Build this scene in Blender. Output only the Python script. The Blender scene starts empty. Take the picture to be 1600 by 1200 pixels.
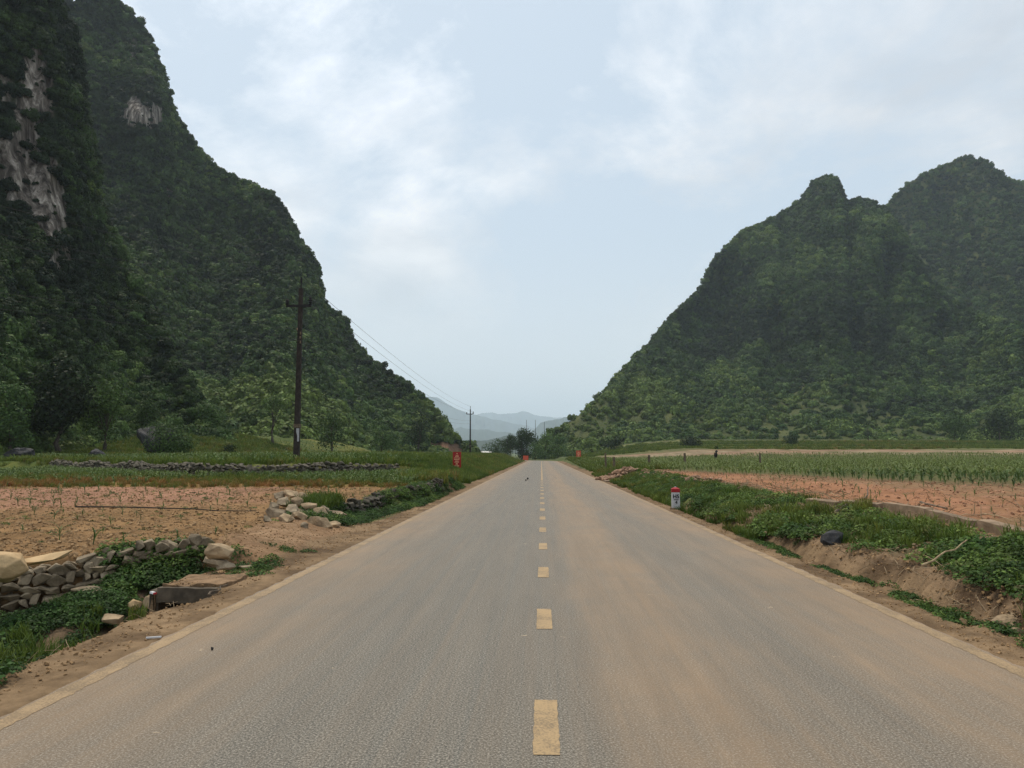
import bpy, math, random
import numpy as np
from mathutils import Vector
R_ = math.radians
scn = bpy.context.scene
COL = scn.collection
rng = np.random.default_rng(7)
random.seed(7)

# ------------------------------------------------------------------ camera
FPX, CAMH = 1150.0, 1.7
PITCH = math.atan(110 / FPX)
YAW = math.atan(46 * math.cos(PITCH) / FPX)
cam = bpy.data.objects.new('camera', bpy.data.cameras.new('camera'))
COL.objects.link(cam)
cam.location = (0, 0, CAMH)
cam.rotation_euler = (math.pi / 2 + PITCH, 0, YAW)
cam.data.sensor_width = 36
cam.data.lens = 36 * FPX / 1600
cam.data.clip_start = 0.1
cam.data.clip_end = 30000
scn.camera = cam

# ------------------------------------------------------------------ world, sun, exposure
SUN_EL, SUN_AZ = 66, -38        # azimuth from straight ahead (+Y), negative = left
w = bpy.data.worlds.new('World'); scn.world = w; w.use_nodes = True
nt = w.node_tree; nt.nodes.clear()
def N(nt, typ, **kw):
    n = nt.nodes.new(typ)
    for k, v in kw.items():
        if k.startswith('i_'):
            key = k[2:]
            key = int(key) if key.isdigit() else key.replace('_', ' ')
            n.inputs[key].default_value = v
        else: setattr(n, k, v)
    return n
def L(nt, a, b): nt.links.new(a, b)
sky = N(nt, 'ShaderNodeTexSky', sky_type='NISHITA', sun_disc=False, sun_elevation=R_(SUN_EL),
        sun_rotation=R_(SUN_AZ), altitude=300, air_density=1.0, dust_density=4.0, ozone_density=1.5)
tc = N(nt, 'ShaderNodeTexCoord')
sep = N(nt, 'ShaderNodeSeparateXYZ'); L(nt, tc.outputs['Generated'], sep.inputs[0])
zz = N(nt, 'ShaderNodeMath', operation='ADD', i_1=0.22); L(nt, sep.outputs['Z'], zz.inputs[0])
zc = N(nt, 'ShaderNodeMath', operation='MAXIMUM', i_1=0.05); L(nt, zz.outputs[0], zc.inputs[0])
dx = N(nt, 'ShaderNodeMath', operation='DIVIDE'); L(nt, sep.outputs['X'], dx.inputs[0]); L(nt, zc.outputs[0], dx.inputs[1])
dy = N(nt, 'ShaderNodeMath', operation='DIVIDE'); L(nt, sep.outputs['Y'], dy.inputs[0]); L(nt, zc.outputs[0], dy.inputs[1])
cmb = N(nt, 'ShaderNodeCombineXYZ'); L(nt, dx.outputs[0], cmb.inputs[0]); L(nt, dy.outputs[0], cmb.inputs[1])
n1 = N(nt, 'ShaderNodeTexNoise', i_Scale=1.35, i_Detail=12.0, i_Roughness=0.60, i_Distortion=0.35)
mp = N(nt, 'ShaderNodeMapping'); mp.inputs['Location'].default_value = (12.03, 0.57, 0.0); mp.inputs['Rotation'].default_value = (0, 0, 0.5)
mp.inputs['Scale'].default_value = (1.0, 0.75, 1.0)
L(nt, cmb.outputs[0], mp.inputs[0]); L(nt, mp.outputs[0], n1.inputs['Vector'])
ramp = N(nt, 'ShaderNodeValToRGB'); L(nt, n1.outputs[0], ramp.inputs[0])
ramp.color_ramp.elements[0].position = 0.44; ramp.color_ramp.elements[0].color = (0, 0, 0, 1)
ramp.color_ramp.elements[1].position = 0.60; ramp.color_ramp.elements[1].color = (1, 1, 1, 1)
n2 = N(nt, 'ShaderNodeTexNoise', i_Scale=3.2, i_Detail=9.0, i_Roughness=0.55, i_Distortion=0.4)
L(nt, mp.outputs[0], n2.inputs['Vector'])
cr2 = N(nt, 'ShaderNodeValToRGB'); L(nt, n2.outputs[0], cr2.inputs[0])
cr2.color_ramp.elements[0].position = 0.35; cr2.color_ramp.elements[0].color = (5.6, 5.85, 6.25, 1)
cr2.color_ramp.elements[1].position = 0.65; cr2.color_ramp.elements[1].color = (8.4, 8.35, 8.4, 1)
# brighter on the left where the sun stands behind the cloud
dotn = N(nt, 'ShaderNodeVectorMath', operation='DOT_PRODUCT'); L(nt, tc.outputs['Generated'], dotn.inputs[0])
sd = Vector((math.sin(R_(SUN_AZ)) * math.cos(R_(SUN_EL)), math.cos(R_(SUN_AZ)) * math.cos(R_(SUN_EL)), math.sin(R_(SUN_EL))))
dotn.inputs[1].default_value = sd
gl = N(nt, 'ShaderNodeMapRange', i_1=0.55, i_2=1.0, i_3=0.9, i_4=1.75); L(nt, dotn.outputs['Value'], gl.inputs[0])
cm = N(nt, 'ShaderNodeVectorMath', operation='SCALE'); L(nt, cr2.outputs[0], cm.inputs[0]); L(nt, gl.outputs[0], cm.inputs['Scale'])
# thin high veil everywhere, so the blue is pale
veil = N(nt, 'ShaderNodeMix', data_type='RGBA'); veil.inputs[0].default_value = 0.78
L(nt, sky.outputs[0], veil.inputs[6]); veil.inputs[7].default_value = (5.2, 6.05, 6.85, 1)
mix = N(nt, 'ShaderNodeMix', data_type='RGBA')
mf = N(nt, 'ShaderNodeMath', operation='MULTIPLY', i_1=0.90); L(nt, ramp.outputs[0], mf.inputs[0])
fz = N(nt, 'ShaderNodeMapRange', interpolation_type='SMOOTHSTEP', i_1=0.06, i_2=0.34, i_3=0.0, i_4=1.0); L(nt, sep.outputs['Z'], fz.inputs[0])
mfz = N(nt, 'ShaderNodeMath', operation='MULTIPLY'); L(nt, mf.outputs[0], mfz.inputs[0]); L(nt, fz.outputs[0], mfz.inputs[1])
L(nt, mfz.outputs[0], mix.inputs[0]); L(nt, veil.outputs[2], mix.inputs[6]); L(nt, cm.outputs[0], mix.inputs[7])
hzn = N(nt, 'ShaderNodeMix', data_type='RGBA'); hf_ = N(nt, 'ShaderNodeMapRange', interpolation_type='SMOOTHSTEP', i_1=0.0, i_2=0.32, i_3=0.8, i_4=0.0); L(nt, sep.outputs['Z'], hf_.inputs[0])
L(nt, hf_.outputs[0], hzn.inputs[0]); L(nt, mix.outputs[2], hzn.inputs[6]); hzn.inputs[7].default_value = (6.9, 6.95, 6.9, 1)
bg = N(nt, 'ShaderNodeBackground', i_Strength=0.130); L(nt, hzn.outputs[2], bg.inputs[0])
wo = N(nt, 'ShaderNodeOutputWorld'); L(nt, bg.outputs[0], wo.inputs[0])

sun = bpy.data.objects.new('sun', bpy.data.lights.new('sun', 'SUN')); COL.objects.link(sun)
sun.data.energy = 3.0; sun.data.angle = R_(12); sun.data.color = (1.0, 0.90, 0.76)
sun.rotation_euler = sd.to_track_quat('Z', 'Y').to_euler(); sun.location = (0, 0, 60)
scn.view_settings.view_transform = 'Standard'; scn.view_settings.look = 'None'
scn.view_settings.exposure = 0.0; scn.view_settings.gamma = 1; scn.view_settings.use_curve_mapping = False
scn.render.engine = 'CYCLES'
scn.cycles.use_denoising = True; scn.cycles.denoising_prefilter = 'NONE'; scn.cycles.denoising_input_passes = 'RGB_ALBEDO_NORMAL'; scn.cycles.use_adaptive_sampling = False
scn.cycles.max_bounces = 6; scn.cycles.diffuse_bounces = 2; scn.cycles.glossy_bounces = 2
scn.cycles.transmission_bounces = 2; scn.cycles.transparent_max_bounces = 4; scn.cycles.volume_bounces = 3

# ------------------------------------------------------------------ pixel -> world
_p, _y = PITCH, YAW
_F = np.array([-math.sin(_y) * math.cos(_p), math.cos(_y) * math.cos(_p), math.sin(_p)])
_Rt = np.array([math.cos(_y), math.sin(_y), 0.0])
_U = np.array([math.sin(_y) * math.sin(_p), -math.cos(_y) * math.sin(_p), math.cos(_p)])
def ray(u, v): return (u - 800) / FPX * _Rt - (v - 600) / FPX * _U + _F
def gp(u, v, z=0.0):
    d = ray(u, v); t = (z - CAMH) / d[2]; return float(t * d[0]), float(t * d[1])
def atd(u, v, y):                      # the point on a sight line at forward distance y
    d = ray(u, v); t = y / d[1]; return float(t * d[0]), float(y), float(CAMH + t * d[2])

# ------------------------------------------------------------------ numpy noise
def _h(ix, iy, iz, s):
    n = (ix.astype(np.int64) * 374761393 + iy.astype(np.int64) * 668265263 + iz.astype(np.int64) * 2147483647 + s * 974634777) & 0xffffffff
    n = ((n ^ (n >> 13)) * 1274126177) & 0xffffffff
    n = (n ^ (n >> 16)) & 0xffffffff
    return n / 4294967295.0
def vn(x, y, z=None, s=0):
    x = np.asarray(x, float); y = np.asarray(y, float)
    z = np.zeros_like(x) if z is None else np.asarray(z, float)
    ix, iy, iz = np.floor(x), np.floor(y), np.floor(z)
    fx, fy, fz = x - ix, y - iy, z - iz
    fx, fy, fz = [f * f * f * (f * (f * 6 - 15) + 10) for f in (fx, fy, fz)]
    r = 0
    for a in (0, 1):
        wa = fx if a else 1 - fx
        for b in (0, 1):
            wb = fy if b else 1 - fy
            for c in (0, 1):
                wc = fz if c else 1 - fz
                r = r + wa * wb * wc * _h(ix + a, iy + b, iz + c, s)
    return r * 2 - 1
def fbm(x, y, z=None, o=4, s=0, g=0.5):
    r, a, t, k = 0, 1.0, 0, 1.0
    for i in range(o):
        r = r + a * vn(np.asarray(x) * k + 17.3 * i, np.asarray(y) * k - 9.1 * i, None if z is None else np.asarray(z) * k, s + i)
        t += a; a *= g; k *= 2.03
    return r / t
def sm(t): t = np.clip(t, 0, 1); return t * t * (3 - 2 * t)
def ip(x, pts): p = np.array(pts, float); return np.interp(x, p[:, 0], p[:, 1])

# ------------------------------------------------------------------ object helpers
def tag(o, label=None, cat=None, group=None, kind=None):
    if label: o['label'] = label
    if cat: o['category'] = cat
    if group: o['group'] = group
    if kind: o['kind'] = kind
    return o
def mk(name, V, F, mat=None, parent=None, smooth=False, link=True):
    me = bpy.data.meshes.new(name)
    V = np.asarray(V, float)
    if isinstance(F, np.ndarray):
        n, k = F.shape
        me.vertices.add(len(V)); me.vertices.foreach_set('co', V.ravel())
        me.loops.add(n * k); me.loops.foreach_set('vertex_index', F.ravel().astype(np.int32))
        me.polygons.add(n); me.polygons.foreach_set('loop_start', np.arange(0, n * k, k, dtype=np.int32))
        me.update(calc_edges=True)
    else:
        me.from_pydata([tuple(v) for v in V], [], [tuple(f) for f in F]); me.update()
    if smooth: me.polygons.foreach_set('use_smooth', np.ones(len(me.polygons), bool))
    if mat: me.materials.append(mat)
    o = bpy.data.objects.new(name, me)
    if link: COL.objects.link(o)
    if parent: o.parent = parent
    return o
def empty(name, loc=(0, 0, 0), rz=0):
    o = bpy.data.objects.new(name, None); COL.objects.link(o); o.location = loc; o.rotation_euler = (0, 0, rz)
    o.empty_display_size = 0.2
    return o
def copy_tree(o, parent=None):
    c = o.copy(); COL.objects.link(c); c.parent = parent
    for ch in list(o.children): copy_tree(ch, c)
    return c
class MB:
    def __init__(s): s.V = []; s.F = []
    def add(s, V, F):
        n = len(s.V); s.V += [tuple(map(float, v)) for v in V]; s.F += [tuple(int(i) + n for i in f) for f in F]; return s
    def box(s, x0, x1, y0, y1, z0, z1, tx=0, ty=0):     # tx, ty: taper at the top
        V = [(x0, y0, z0), (x1, y0, z0), (x1, y1, z0), (x0, y1, z0), (x0 + tx, y0 + ty, z1), (x1 - tx, y0 + ty, z1), (x1 - tx, y1 - ty, z1), (x0 + tx, y1 - ty, z1)]
        return s.add(V, [(3, 2, 1, 0), (4, 5, 6, 7), (0, 1, 5, 4), (1, 2, 6, 5), (2, 3, 7, 6), (3, 0, 4, 7)])
    def tube(s, pts, rad, n=8, cap=True):
        pts = [Vector(p) for p in pts]
        if not hasattr(rad, '__len__'): rad = [rad] * len(pts)
        V = []; F = []
        for i, p in enumerate(pts):
            d = (pts[min(i + 1, len(pts) - 1)] - pts[max(i - 1, 0)]).normalized()
            a = d.cross(Vector((0, 0, 1)))
            if a.length < 1e-3: a = Vector((1, 0, 0))
            a.normalize(); b = d.cross(a)
            for k in range(n):
                t = 2 * math.pi * k / n
                V.append(p + (a * math.cos(t) + b * math.sin(t)) * rad[i])
        for i in range(len(pts) - 1):
            for k in range(n):
                k2 = (k + 1) % n
                F.append((i * n + k, (i + 1) * n + k, (i + 1) * n + k2, i * n + k2))
        if cap: F.append(tuple(range(n))); F.append(tuple(reversed(range((len(pts) - 1) * n, len(pts) * n))))
        return s.add(V, F)
    def lathe(s, prof, n=20, c=(0, 0, 0)):
        V = []; F = []
        for r, z in prof:
            for k in range(n):
                t = 2 * math.pi * k / n; V.append((c[0] + r * math.cos(t), c[1] + r * math.sin(t), c[2] + z))
        for i in range(len(prof) - 1):
            for k in range(n):
                k2 = (k + 1) % n; F.append((i * n + k, i * n + k2, (i + 1) * n + k2, (i + 1) * n + k))
        F.append(tuple(reversed(range(n)))); F.append(tuple(range((len(prof) - 1) * n, len(prof) * n)))
        return s.add(V, F)
    def build(s, name, mat, parent=None, smooth=False, link=True): return mk(name, s.V, s.F, mat, parent, smooth, link)

# ------------------------------------------------------------------ materials
def newmat(name):
    m = bpy.data.materials.new(name); m.use_nodes = True; t = m.node_tree; t.nodes.clear()
    b = N(t, 'ShaderNodeBsdfPrincipled'); o = N(t, 'ShaderNodeOutputMaterial'); L(t, b.outputs[0], o.inputs[0])
    return m, t, b
def mat_noise(name, c1, c2, scale=5, rough=0.85, bump=0.3, bscale=None, spec=0.25, detail=6, lo=0.35, hi=0.65, dist=0.02, c3=None):
    m, t, b = newmat(name)
    tc = N(t, 'ShaderNodeTexCoord'); n = N(t, 'ShaderNodeTexNoise', i_Scale=scale, i_Detail=detail, i_Roughness=0.62)
    L(t, tc.outputs['Object'], n.inputs['Vector'])
    r = N(t, 'ShaderNodeValToRGB'); L(t, n.outputs[0], r.inputs[0])
    r.color_ramp.elements[0].position = lo; r.color_ramp.elements[0].color = (*c1, 1)
    r.color_ramp.elements[1].position = hi; r.color_ramp.elements[1].color = (*c2, 1)
    if c3:
        e = r.color_ramp.elements.new(min(hi + 0.12, 1)); e.color = (*c3, 1)
    # every copy a little lighter or darker
    oi = N(t, 'ShaderNodeObjectInfo'); mr = N(t, 'ShaderNodeMapRange', i_3=0.78, i_4=1.18); L(t, oi.outputs['Random'], mr.inputs[0])
    sc = N(t, 'ShaderNodeVectorMath', operation='SCALE'); L(t, r.outputs[0], sc.inputs[0]); L(t, mr.outputs[0], sc.inputs['Scale'])
    L(t, sc.outputs[0], b.inputs['Base Color'])
    b.inputs['Roughness'].default_value = rough; b.inputs['Specular IOR Level'].default_value = spec
    if bump:
        n2 = N(t, 'ShaderNodeTexNoise', i_Scale=bscale or scale * 4, i_Detail=5.0, i_Roughness=0.65); L(t, tc.outputs['Object'], n2.inputs['Vector'])
        bp = N(t, 'ShaderNodeBump', i_Strength=bump, i_Distance=dist); L(t, n2.outputs[0], bp.inputs['Height']); L(t, bp.outputs[0], b.inputs['Normal'])
    return m
def mat_leaf(name, stops, rough=0.6, trans=0.25, jitter=0.35, attr='tint', spec=0.15):
    """leaf colour from the per-instance 'tint' (0..1) plus a random share"""
    m, t, b = newmat(name)
    at = N(t, 'ShaderNodeAttribute', attribute_type='INSTANCER', attribute_name=attr)
    oi = N(t, 'ShaderNodeObjectInfo')
    geo = N(t, 'ShaderNodeNewGeometry')
    r = N(t, 'ShaderNodeValToRGB')
    L(t, at.outputs['Fac'], r.inputs[0])
    els = r.color_ramp.elements
    els[0].position = stops[0][0]; els[0].color = (*stops[0][1], 1)
    els[1].position = stops[-1][0]; els[1].color = (*stops[-1][1], 1)
    for p, c in stops[1:-1]:
        e = els.new(p); e.color = (*c, 1)
    mr = N(t, 'ShaderNodeMapRange', i_3=1 - jitter, i_4=1 + jitter); L(t, geo.outputs['Random Per Island'], mr.inputs[0])
    mr2 = N(t, 'ShaderNodeMapRange', i_3=1 - jitter * .8, i_4=1 + jitter * .8); L(t, oi.outputs['Random'], mr2.inputs[0])
    mm = N(t, 'ShaderNodeMath', operation='MULTIPLY'); L(t, mr.outputs[0], mm.inputs[0]); L(t, mr2.outputs[0], mm.inputs[1])
    sc = N(t, 'ShaderNodeVectorMath', operation='SCALE'); L(t, r.outputs[0], sc.inputs[0]); L(t, mm.outputs[0], sc.inputs['Scale'])
    L(t, sc.outputs[0], b.inputs['Base Color']); b.inputs['Roughness'].default_value = rough
    b.inputs['Specular IOR Level'].default_value = spec
    if trans:
        out = [n for n in t.nodes if n.type == 'OUTPUT_MATERIAL'][0]
        tr = N(t, 'ShaderNodeBsdfTranslucent'); L(t, sc.outputs[0], tr.inputs[0])
        mx = N(t, 'ShaderNodeMixShader'); mx.inputs[0].default_value = trans
        L(t, b.outputs[0], mx.inputs[1]); L(t, tr.outputs[0], mx.inputs[2]); L(t, mx.outputs[0], out.inputs[0])
    return m
def mat_plain(name, c, rough=0.7, spec=0.3, metal=0, var=0.12, scale=8):
    c2 = tuple(min(1, x * (1 + var)) for x in c); c1 = tuple(x * (1 - var) for x in c)
    m = mat_noise(name, c1, c2, scale=scale, rough=rough, bump=0.12, spec=spec, dist=0.005)
    return m

M = {}
M['stone'] = mat_noise('limestone', (.11, .083, .053), (.36, .285, .19), 3.2, .9, .7, 14, c3=(.50, .42, .30), dist=.03)
M['stone_darker'] = mat_noise('darker_limestone', (.035, .032, .022), (.14, .122, .092), 3.2, .95, .7, 14, c3=(.24, .21, .17), dist=.03)  # darker copy of the limestone, for the far and mid walls
M['stone_warm'] = mat_noise('tan_stone', (.17, .12, .07), (.42, .31, .19), 3.0, .9, .6, 14, dist=.03)
M['stone_flat'] = mat_noise('pale_sandstone', (.36, .24, .12), (.52, .37, .20), 2.5, .85, .3, 20, dist=.01)
M['stone_dark'] = mat_noise('dark_stone', (.012, .012, .013), (.05, .05, .052), 5, .75, .6, 18, dist=.02)
M['stone_red'] = mat_noise('reddish_stone', (.16, .085, .05), (.40, .26, .17), 3.0, .9, .6, 14, dist=.03)
M['concrete'] = mat_noise('old_concrete', (.06, .048, .034), (.17, .135, .095), 4, .9, .4, 30, dist=.008)
M['concrete_tan'] = mat_noise('dusty_concrete', (.14, .098, .06), (.28, .20, .13), 3, .9, .4, 30, dist=.008)
M['clod'] = mat_noise('soil_clod', (.23, .14, .065), (.34, .22, .115), 5, .95, .4, 20)
M['clod_red'] = mat_noise('red_soil_clod', (.24, .12, .065), (.40, .225, .135), 5, .95, .4, 20)
M['pole'] = mat_noise('weathered_pole', (.012, .009, .007), (.034, .026, .021), 6, .85, .4, 30, dist=.01)
M['black'] = mat_plain('dark_iron', (.008, .007, .007), .7)
M['grey'] = mat_plain('grey_plate', (.30, .30, .31), .6)
M['white'] = mat_plain('white_paint', (.55, .55, .55), .6)
M['red'] = mat_plain('red_paint', (.34, .012, .014), .5)
M['sign_red'] = mat_plain('sign_red', (.33, .010, .009), .5)
M['sign_orange'] = mat_plain('sign_faded_red', (.50, .075, .03), .5)
M['yellow'] = mat_plain('sign_yellow', (.80, .55, .30), .6)
M['ink'] = mat_plain('black_paint', (.015, .015, .018), .6)
M['wood'] = mat_noise('grey_wood', (.06, .045, .03), (.16, .12, .085), 12, .9, .3, 40, dist=.004)
M['straw'] = mat_noise('dry_stalk', (.16, .11, .06), (.36, .27, .16), 12, .9, .2, 40, dist=.004)
M['bark'] = mat_noise('bark', (.035, .028, .02), (.10, .08, .06), 8, .9, .5, 24, dist=.02)
M['cable'] = mat_plain('cable', (.02, .02, .02), .5)
FOREST = [(0, (.012, .024, .010)), (.30, (.032, .056, .015)), (.60, (.054, .100, .027)), (1, (.115, .165, .038))]
M['forest'] = mat_leaf('forest_leaves', FOREST, .65, .2, .38)
M['weed'] = mat_leaf('weed_leaves', [(0, (.020, .045, .013)), (.45, (.046, .092, .020)), (.8, (.115, .165, .034)), (1, (.18, .17, .06))], .65, .3, .5)
M['grass'] = mat_leaf('grass_blades', [(0, (.045, .085, .014)), (.5, (.11, .145, .025)), (.8, (.17, .12, .035)), (1, (.25, .12, .04))], .6, .3, .3)
M['maize'] = mat_leaf('maize_leaves', [(0, (.06, .125, .028)), (1, (.17, .22, .065))], .5, .3, .3)
M['dry'] = mat_leaf('dry_stuff', [(0, (.13, .09, .05)), (1, (.36, .27, .17))], .9, .1, .3)

def mat_ground():
    m, t, b = newmat('ground_soil')
    at = N(t, 'ShaderNodeAttribute', attribute_name='col')
    geo = N(t, 'ShaderNodeNewGeometry')
    n = N(t, 'ShaderNodeTexNoise', i_Scale=7.0, i_Detail=10.0, i_Roughness=0.7); L(t, geo.outputs['Position'], n.inputs['Vector'])
    mr = N(t, 'ShaderNodeMapRange', i_1=0.25, i_2=0.75, i_3=0.62, i_4=1.35); L(t, n.outputs[0], mr.inputs[0])
    n3 = N(t, 'ShaderNodeTexNoise', i_Scale=0.35, i_Detail=5.0, i_Roughness=0.6); L(t, geo.outputs['Position'], n3.inputs['Vector'])
    mr3 = N(t, 'ShaderNodeMapRange', i_1=0.3, i_2=0.7, i_3=0.8, i_4=1.18); L(t, n3.outputs[0], mr3.inputs[0])
    mm = N(t, 'ShaderNodeMath', operation='MULTIPLY'); L(t, mr.outputs[0], mm.inputs[0]); L(t, mr3.outputs[0], mm.inputs[1])
    sc = N(t, 'ShaderNodeVectorMath', operation='SCALE'); L(t, at.outputs['Color'], sc.inputs[0]); L(t, mm.outputs[0], sc.inputs['Scale'])
    L(t, sc.outputs[0], b.inputs['Base Color']); b.inputs['Roughness'].default_value = .95; b.inputs['Specular IOR Level'].default_value = .1
    bp = N(t, 'ShaderNodeBump', i_Strength=0.8, i_Distance=0.05); L(t, n.outputs[0], bp.inputs['Height']); L(t, bp.outputs[0], b.inputs['Normal'])
    return m
M['ground'] = mat_ground()
def mat_asphalt():
    m, t, b = newmat('asphalt')
    geo = N(t, 'ShaderNodeNewGeometry'); sp = N(t, 'ShaderNodeSeparateXYZ'); L(t, geo.outputs['Position'], sp.inputs[0])
    fine = N(t, 'ShaderNodeTexNoise', i_Scale=70.0, i_Detail=4.0, i_Roughness=0.85); L(t, geo.outputs['Position'], fine.inputs['Vector'])
    fr = N(t, 'ShaderNodeValToRGB'); L(t, fine.outputs[0], fr.inputs[0])
    e = fr.color_ramp.elements; e[0].position = .36; e[0].color = (.026, .025, .021, 1); e[1].position = .62; e[1].color = (.33, .30, .245, 1)
    e2 = e.new(.5); e2.color = (.108, .100, .082, 1)
    # long patches and streaks along the road
    mp = N(t, 'ShaderNodeMapping'); mp.inputs['Scale'].default_value = (1.3, .10, 1); L(t, geo.outputs['Position'], mp.inputs[0])
    st = N(t, 'ShaderNodeTexNoise', i_Scale=1.0, i_Detail=7.0, i_Roughness=0.65, i_Distortion=.6); L(t, mp.outputs[0], st.inputs['Vector'])
    # dust amount across the road: edges, and the strip right of the middle
    rx = N(t, 'ShaderNodeMapRange', i_1=-4.2, i_2=4.2, i_3=0.0, i_4=1.0); L(t, sp.outputs['X'], rx.inputs[0])
    nj = N(t, 'ShaderNodeMath', operation='MULTIPLY_ADD', i_1=.16, i_2=-.08); L(t, st.outputs[0], nj.inputs[0])
    nx = N(t, 'ShaderNodeMath', operation='ADD'); L(t, rx.outputs[0], nx.inputs[0]); L(t, nj.outputs[0], nx.inputs[1])
    dr = N(t, 'ShaderNodeValToRGB'); L(t, nx.outputs[0], dr.inputs[0])
    d = dr.color_ramp; d.interpolation = 'EASE'
    pts = [(0.0, 1.0), (.10, .95), (.19, .55), (.27, .18), (.38, .10), (.47, .10), (.52, .25), (.57, .72), (.65, .90), (.70, .42), (.77, .30), (.84, .66), (.91, .95), (1.0, 1.0)]
    d.elements[0].position = 0; d.elements[0].color = (pts[0][1],) * 3 + (1,)
    d.elements[1].position = 1; d.elements[1].color = (1, 1, 1, 1)
    for p_, v_ in pts[1:-1]:
        q = d.elements.new(p_); q.color = (v_, v_, v_, 1)
    big = N(t, 'ShaderNodeTexNoise', i_Scale=.5, i_Detail=8.0, i_Roughness=0.7); L(t, geo.outputs['Position'], big.inputs['Vector'])
    bm = N(t, 'ShaderNodeMapRange', i_1=.3, i_2=.7, i_3=.5, i_4=1.25); L(t, big.outputs[0], bm.inputs[0])
    f2 = N(t, 'ShaderNodeMapRange', i_1=.3, i_2=.7, i_3=1.2, i_4=.62); L(t, fine.outputs[0], f2.inputs[0])
    m1 = N(t, 'ShaderNodeMath', operation='MULTIPLY'); L(t, dr.outputs[0], m1.inputs[0]); L(t, bm.outputs[0], m1.inputs[1])
    m2 = N(t, 'ShaderNodeMath', operation='MULTIPLY', use_clamp=True); L(t, m1.outputs[0], m2.inputs[0]); L(t, f2.outputs[0], m2.inputs[1])
    m3 = N(t, 'ShaderNodeMath', operation='MULTIPLY', i_1=.72); L(t, m2.outputs[0], m3.inputs[0])
    mx = N(t, 'ShaderNodeMix', data_type='RGBA'); L(t, m3.outputs[0], mx.inputs[0]); L(t, fr.outputs[0], mx.inputs[6])
    mx.inputs[7].default_value = (.26, .172, .096, 1)
    mw = N(t, 'ShaderNodeMapping'); mw.inputs['Scale'].default_value = (7, .06, 1); L(t, geo.outputs['Position'], mw.inputs[0])
    wt = N(t, 'ShaderNodeTexNoise', i_Scale=1.0, i_Detail=5.0, i_Roughness=0.7, i_Distortion=.3); L(t, mw.outputs[0], wt.inputs['Vector'])
    wr = N(t, 'ShaderNodeMapRange', i_1=.3, i_2=.7, i_3=-.12, i_4=.12); L(t, wt.outputs[0], wr.inputs[0])
    m3b = N(t, 'ShaderNodeMath', operation='ADD', use_clamp=True); L(t, m3.outputs[0], m3b.inputs[0]); L(t, wr.outputs[0], m3b.inputs[1]); L(t, m3b.outputs[0], mx.inputs[0])
    pt = N(t, 'ShaderNodeTexNoise', i_Scale=2.6, i_Detail=12.0, i_Roughness=0.8); L(t, mp.outputs[0], pt.inputs['Vector'])
    pm = N(t, 'ShaderNodeMapRange', i_1=.3, i_2=.7, i_3=.84, i_4=1.14); L(t, pt.outputs[0], pm.inputs[0])
    sc = N(t, 'ShaderNodeVectorMath', operation='SCALE'); L(t, mx.outputs[2], sc.inputs[0]); L(t, pm.outputs[0], sc.inputs['Scale'])
    # small pale splashes of dried mud
    vo = N(t, 'ShaderNodeTexNoise', i_Scale=2.2, i_Detail=4.0, i_Roughness=0.75); L(t, geo.outputs['Position'], vo.inputs['Vector'])
    vr = N(t, 'ShaderNodeMapRange', i_1=.685, i_2=.71, i_3=0, i_4=.7); L(t, vo.outputs[0], vr.inputs[0])
    ms = N(t, 'ShaderNodeMix', data_type='RGBA'); L(t, vr.outputs[0], ms.inputs[0]); L(t, sc.outputs[0], ms.inputs[6]); ms.inputs[7].default_value = (.42, .33, .22, 1)
    L(t, ms.outputs[2], b.inputs['Base Color'])
    b.inputs['Roughness'].default_value = .78; b.inputs['Specular IOR Level'].default_value = .35
    bp = N(t, 'ShaderNodeBump', i_Strength=.5, i_Distance=.006); L(t, fine.outputs[0], bp.inputs['Height']); L(t, bp.outputs[0], b.inputs['Normal'])
    return m
M['asphalt'] = mat_asphalt()
def mat_paint():
    m, t, b = newmat('road_paint')
    geo = N(t, 'ShaderNodeNewGeometry')
    n = N(t, 'ShaderNodeTexNoise', i_Scale=60.0, i_Detail=3.0, i_Roughness=0.7); L(t, geo.outputs['Position'], n.inputs['Vector'])
    n2 = N(t, 'ShaderNodeTexNoise', i_Scale=3.0, i_Detail=6.0, i_Roughness=0.7); L(t, geo.outputs['Position'], n2.inputs['Vector'])
    r = N(t, 'ShaderNodeValToRGB'); ad = N(t, 'ShaderNodeMath', operation='ADD'); L(t, n.outputs[0], ad.inputs[0]); L(t, n2.outputs[0], ad.inputs[1])
    hf = N(t, 'ShaderNodeMath', operation='MULTIPLY', i_1=.5); L(t, ad.outputs[0], hf.inputs[0]); L(t, hf.outputs[0], r.inputs[0])
    e = r.color_ramp.elements; e[0].position = .40; e[0].color = (.17, .12, .065, 1); e[1].position = .54; e[1].color = (.345, .235, .112, 1)
    L(t, r.outputs[0], b.inputs['Base Color']); b.inputs['Roughness'].default_value = .75
    return m
M['paint'] = mat_paint()
def mat_edge():
    m = M['paint'].copy(); m.name = 'dusty_edge_paint'; e = [n for n in m.node_tree.nodes if n.type == 'VALTORGB'][0].color_ramp.elements
    e[0].position = .42; e[0].color = (.15, .102, .052, 1); e[1].position = .58; e[1].color = (.31, .212, .108, 1); return m
M['edge_paint'] = mat_edge()
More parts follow.
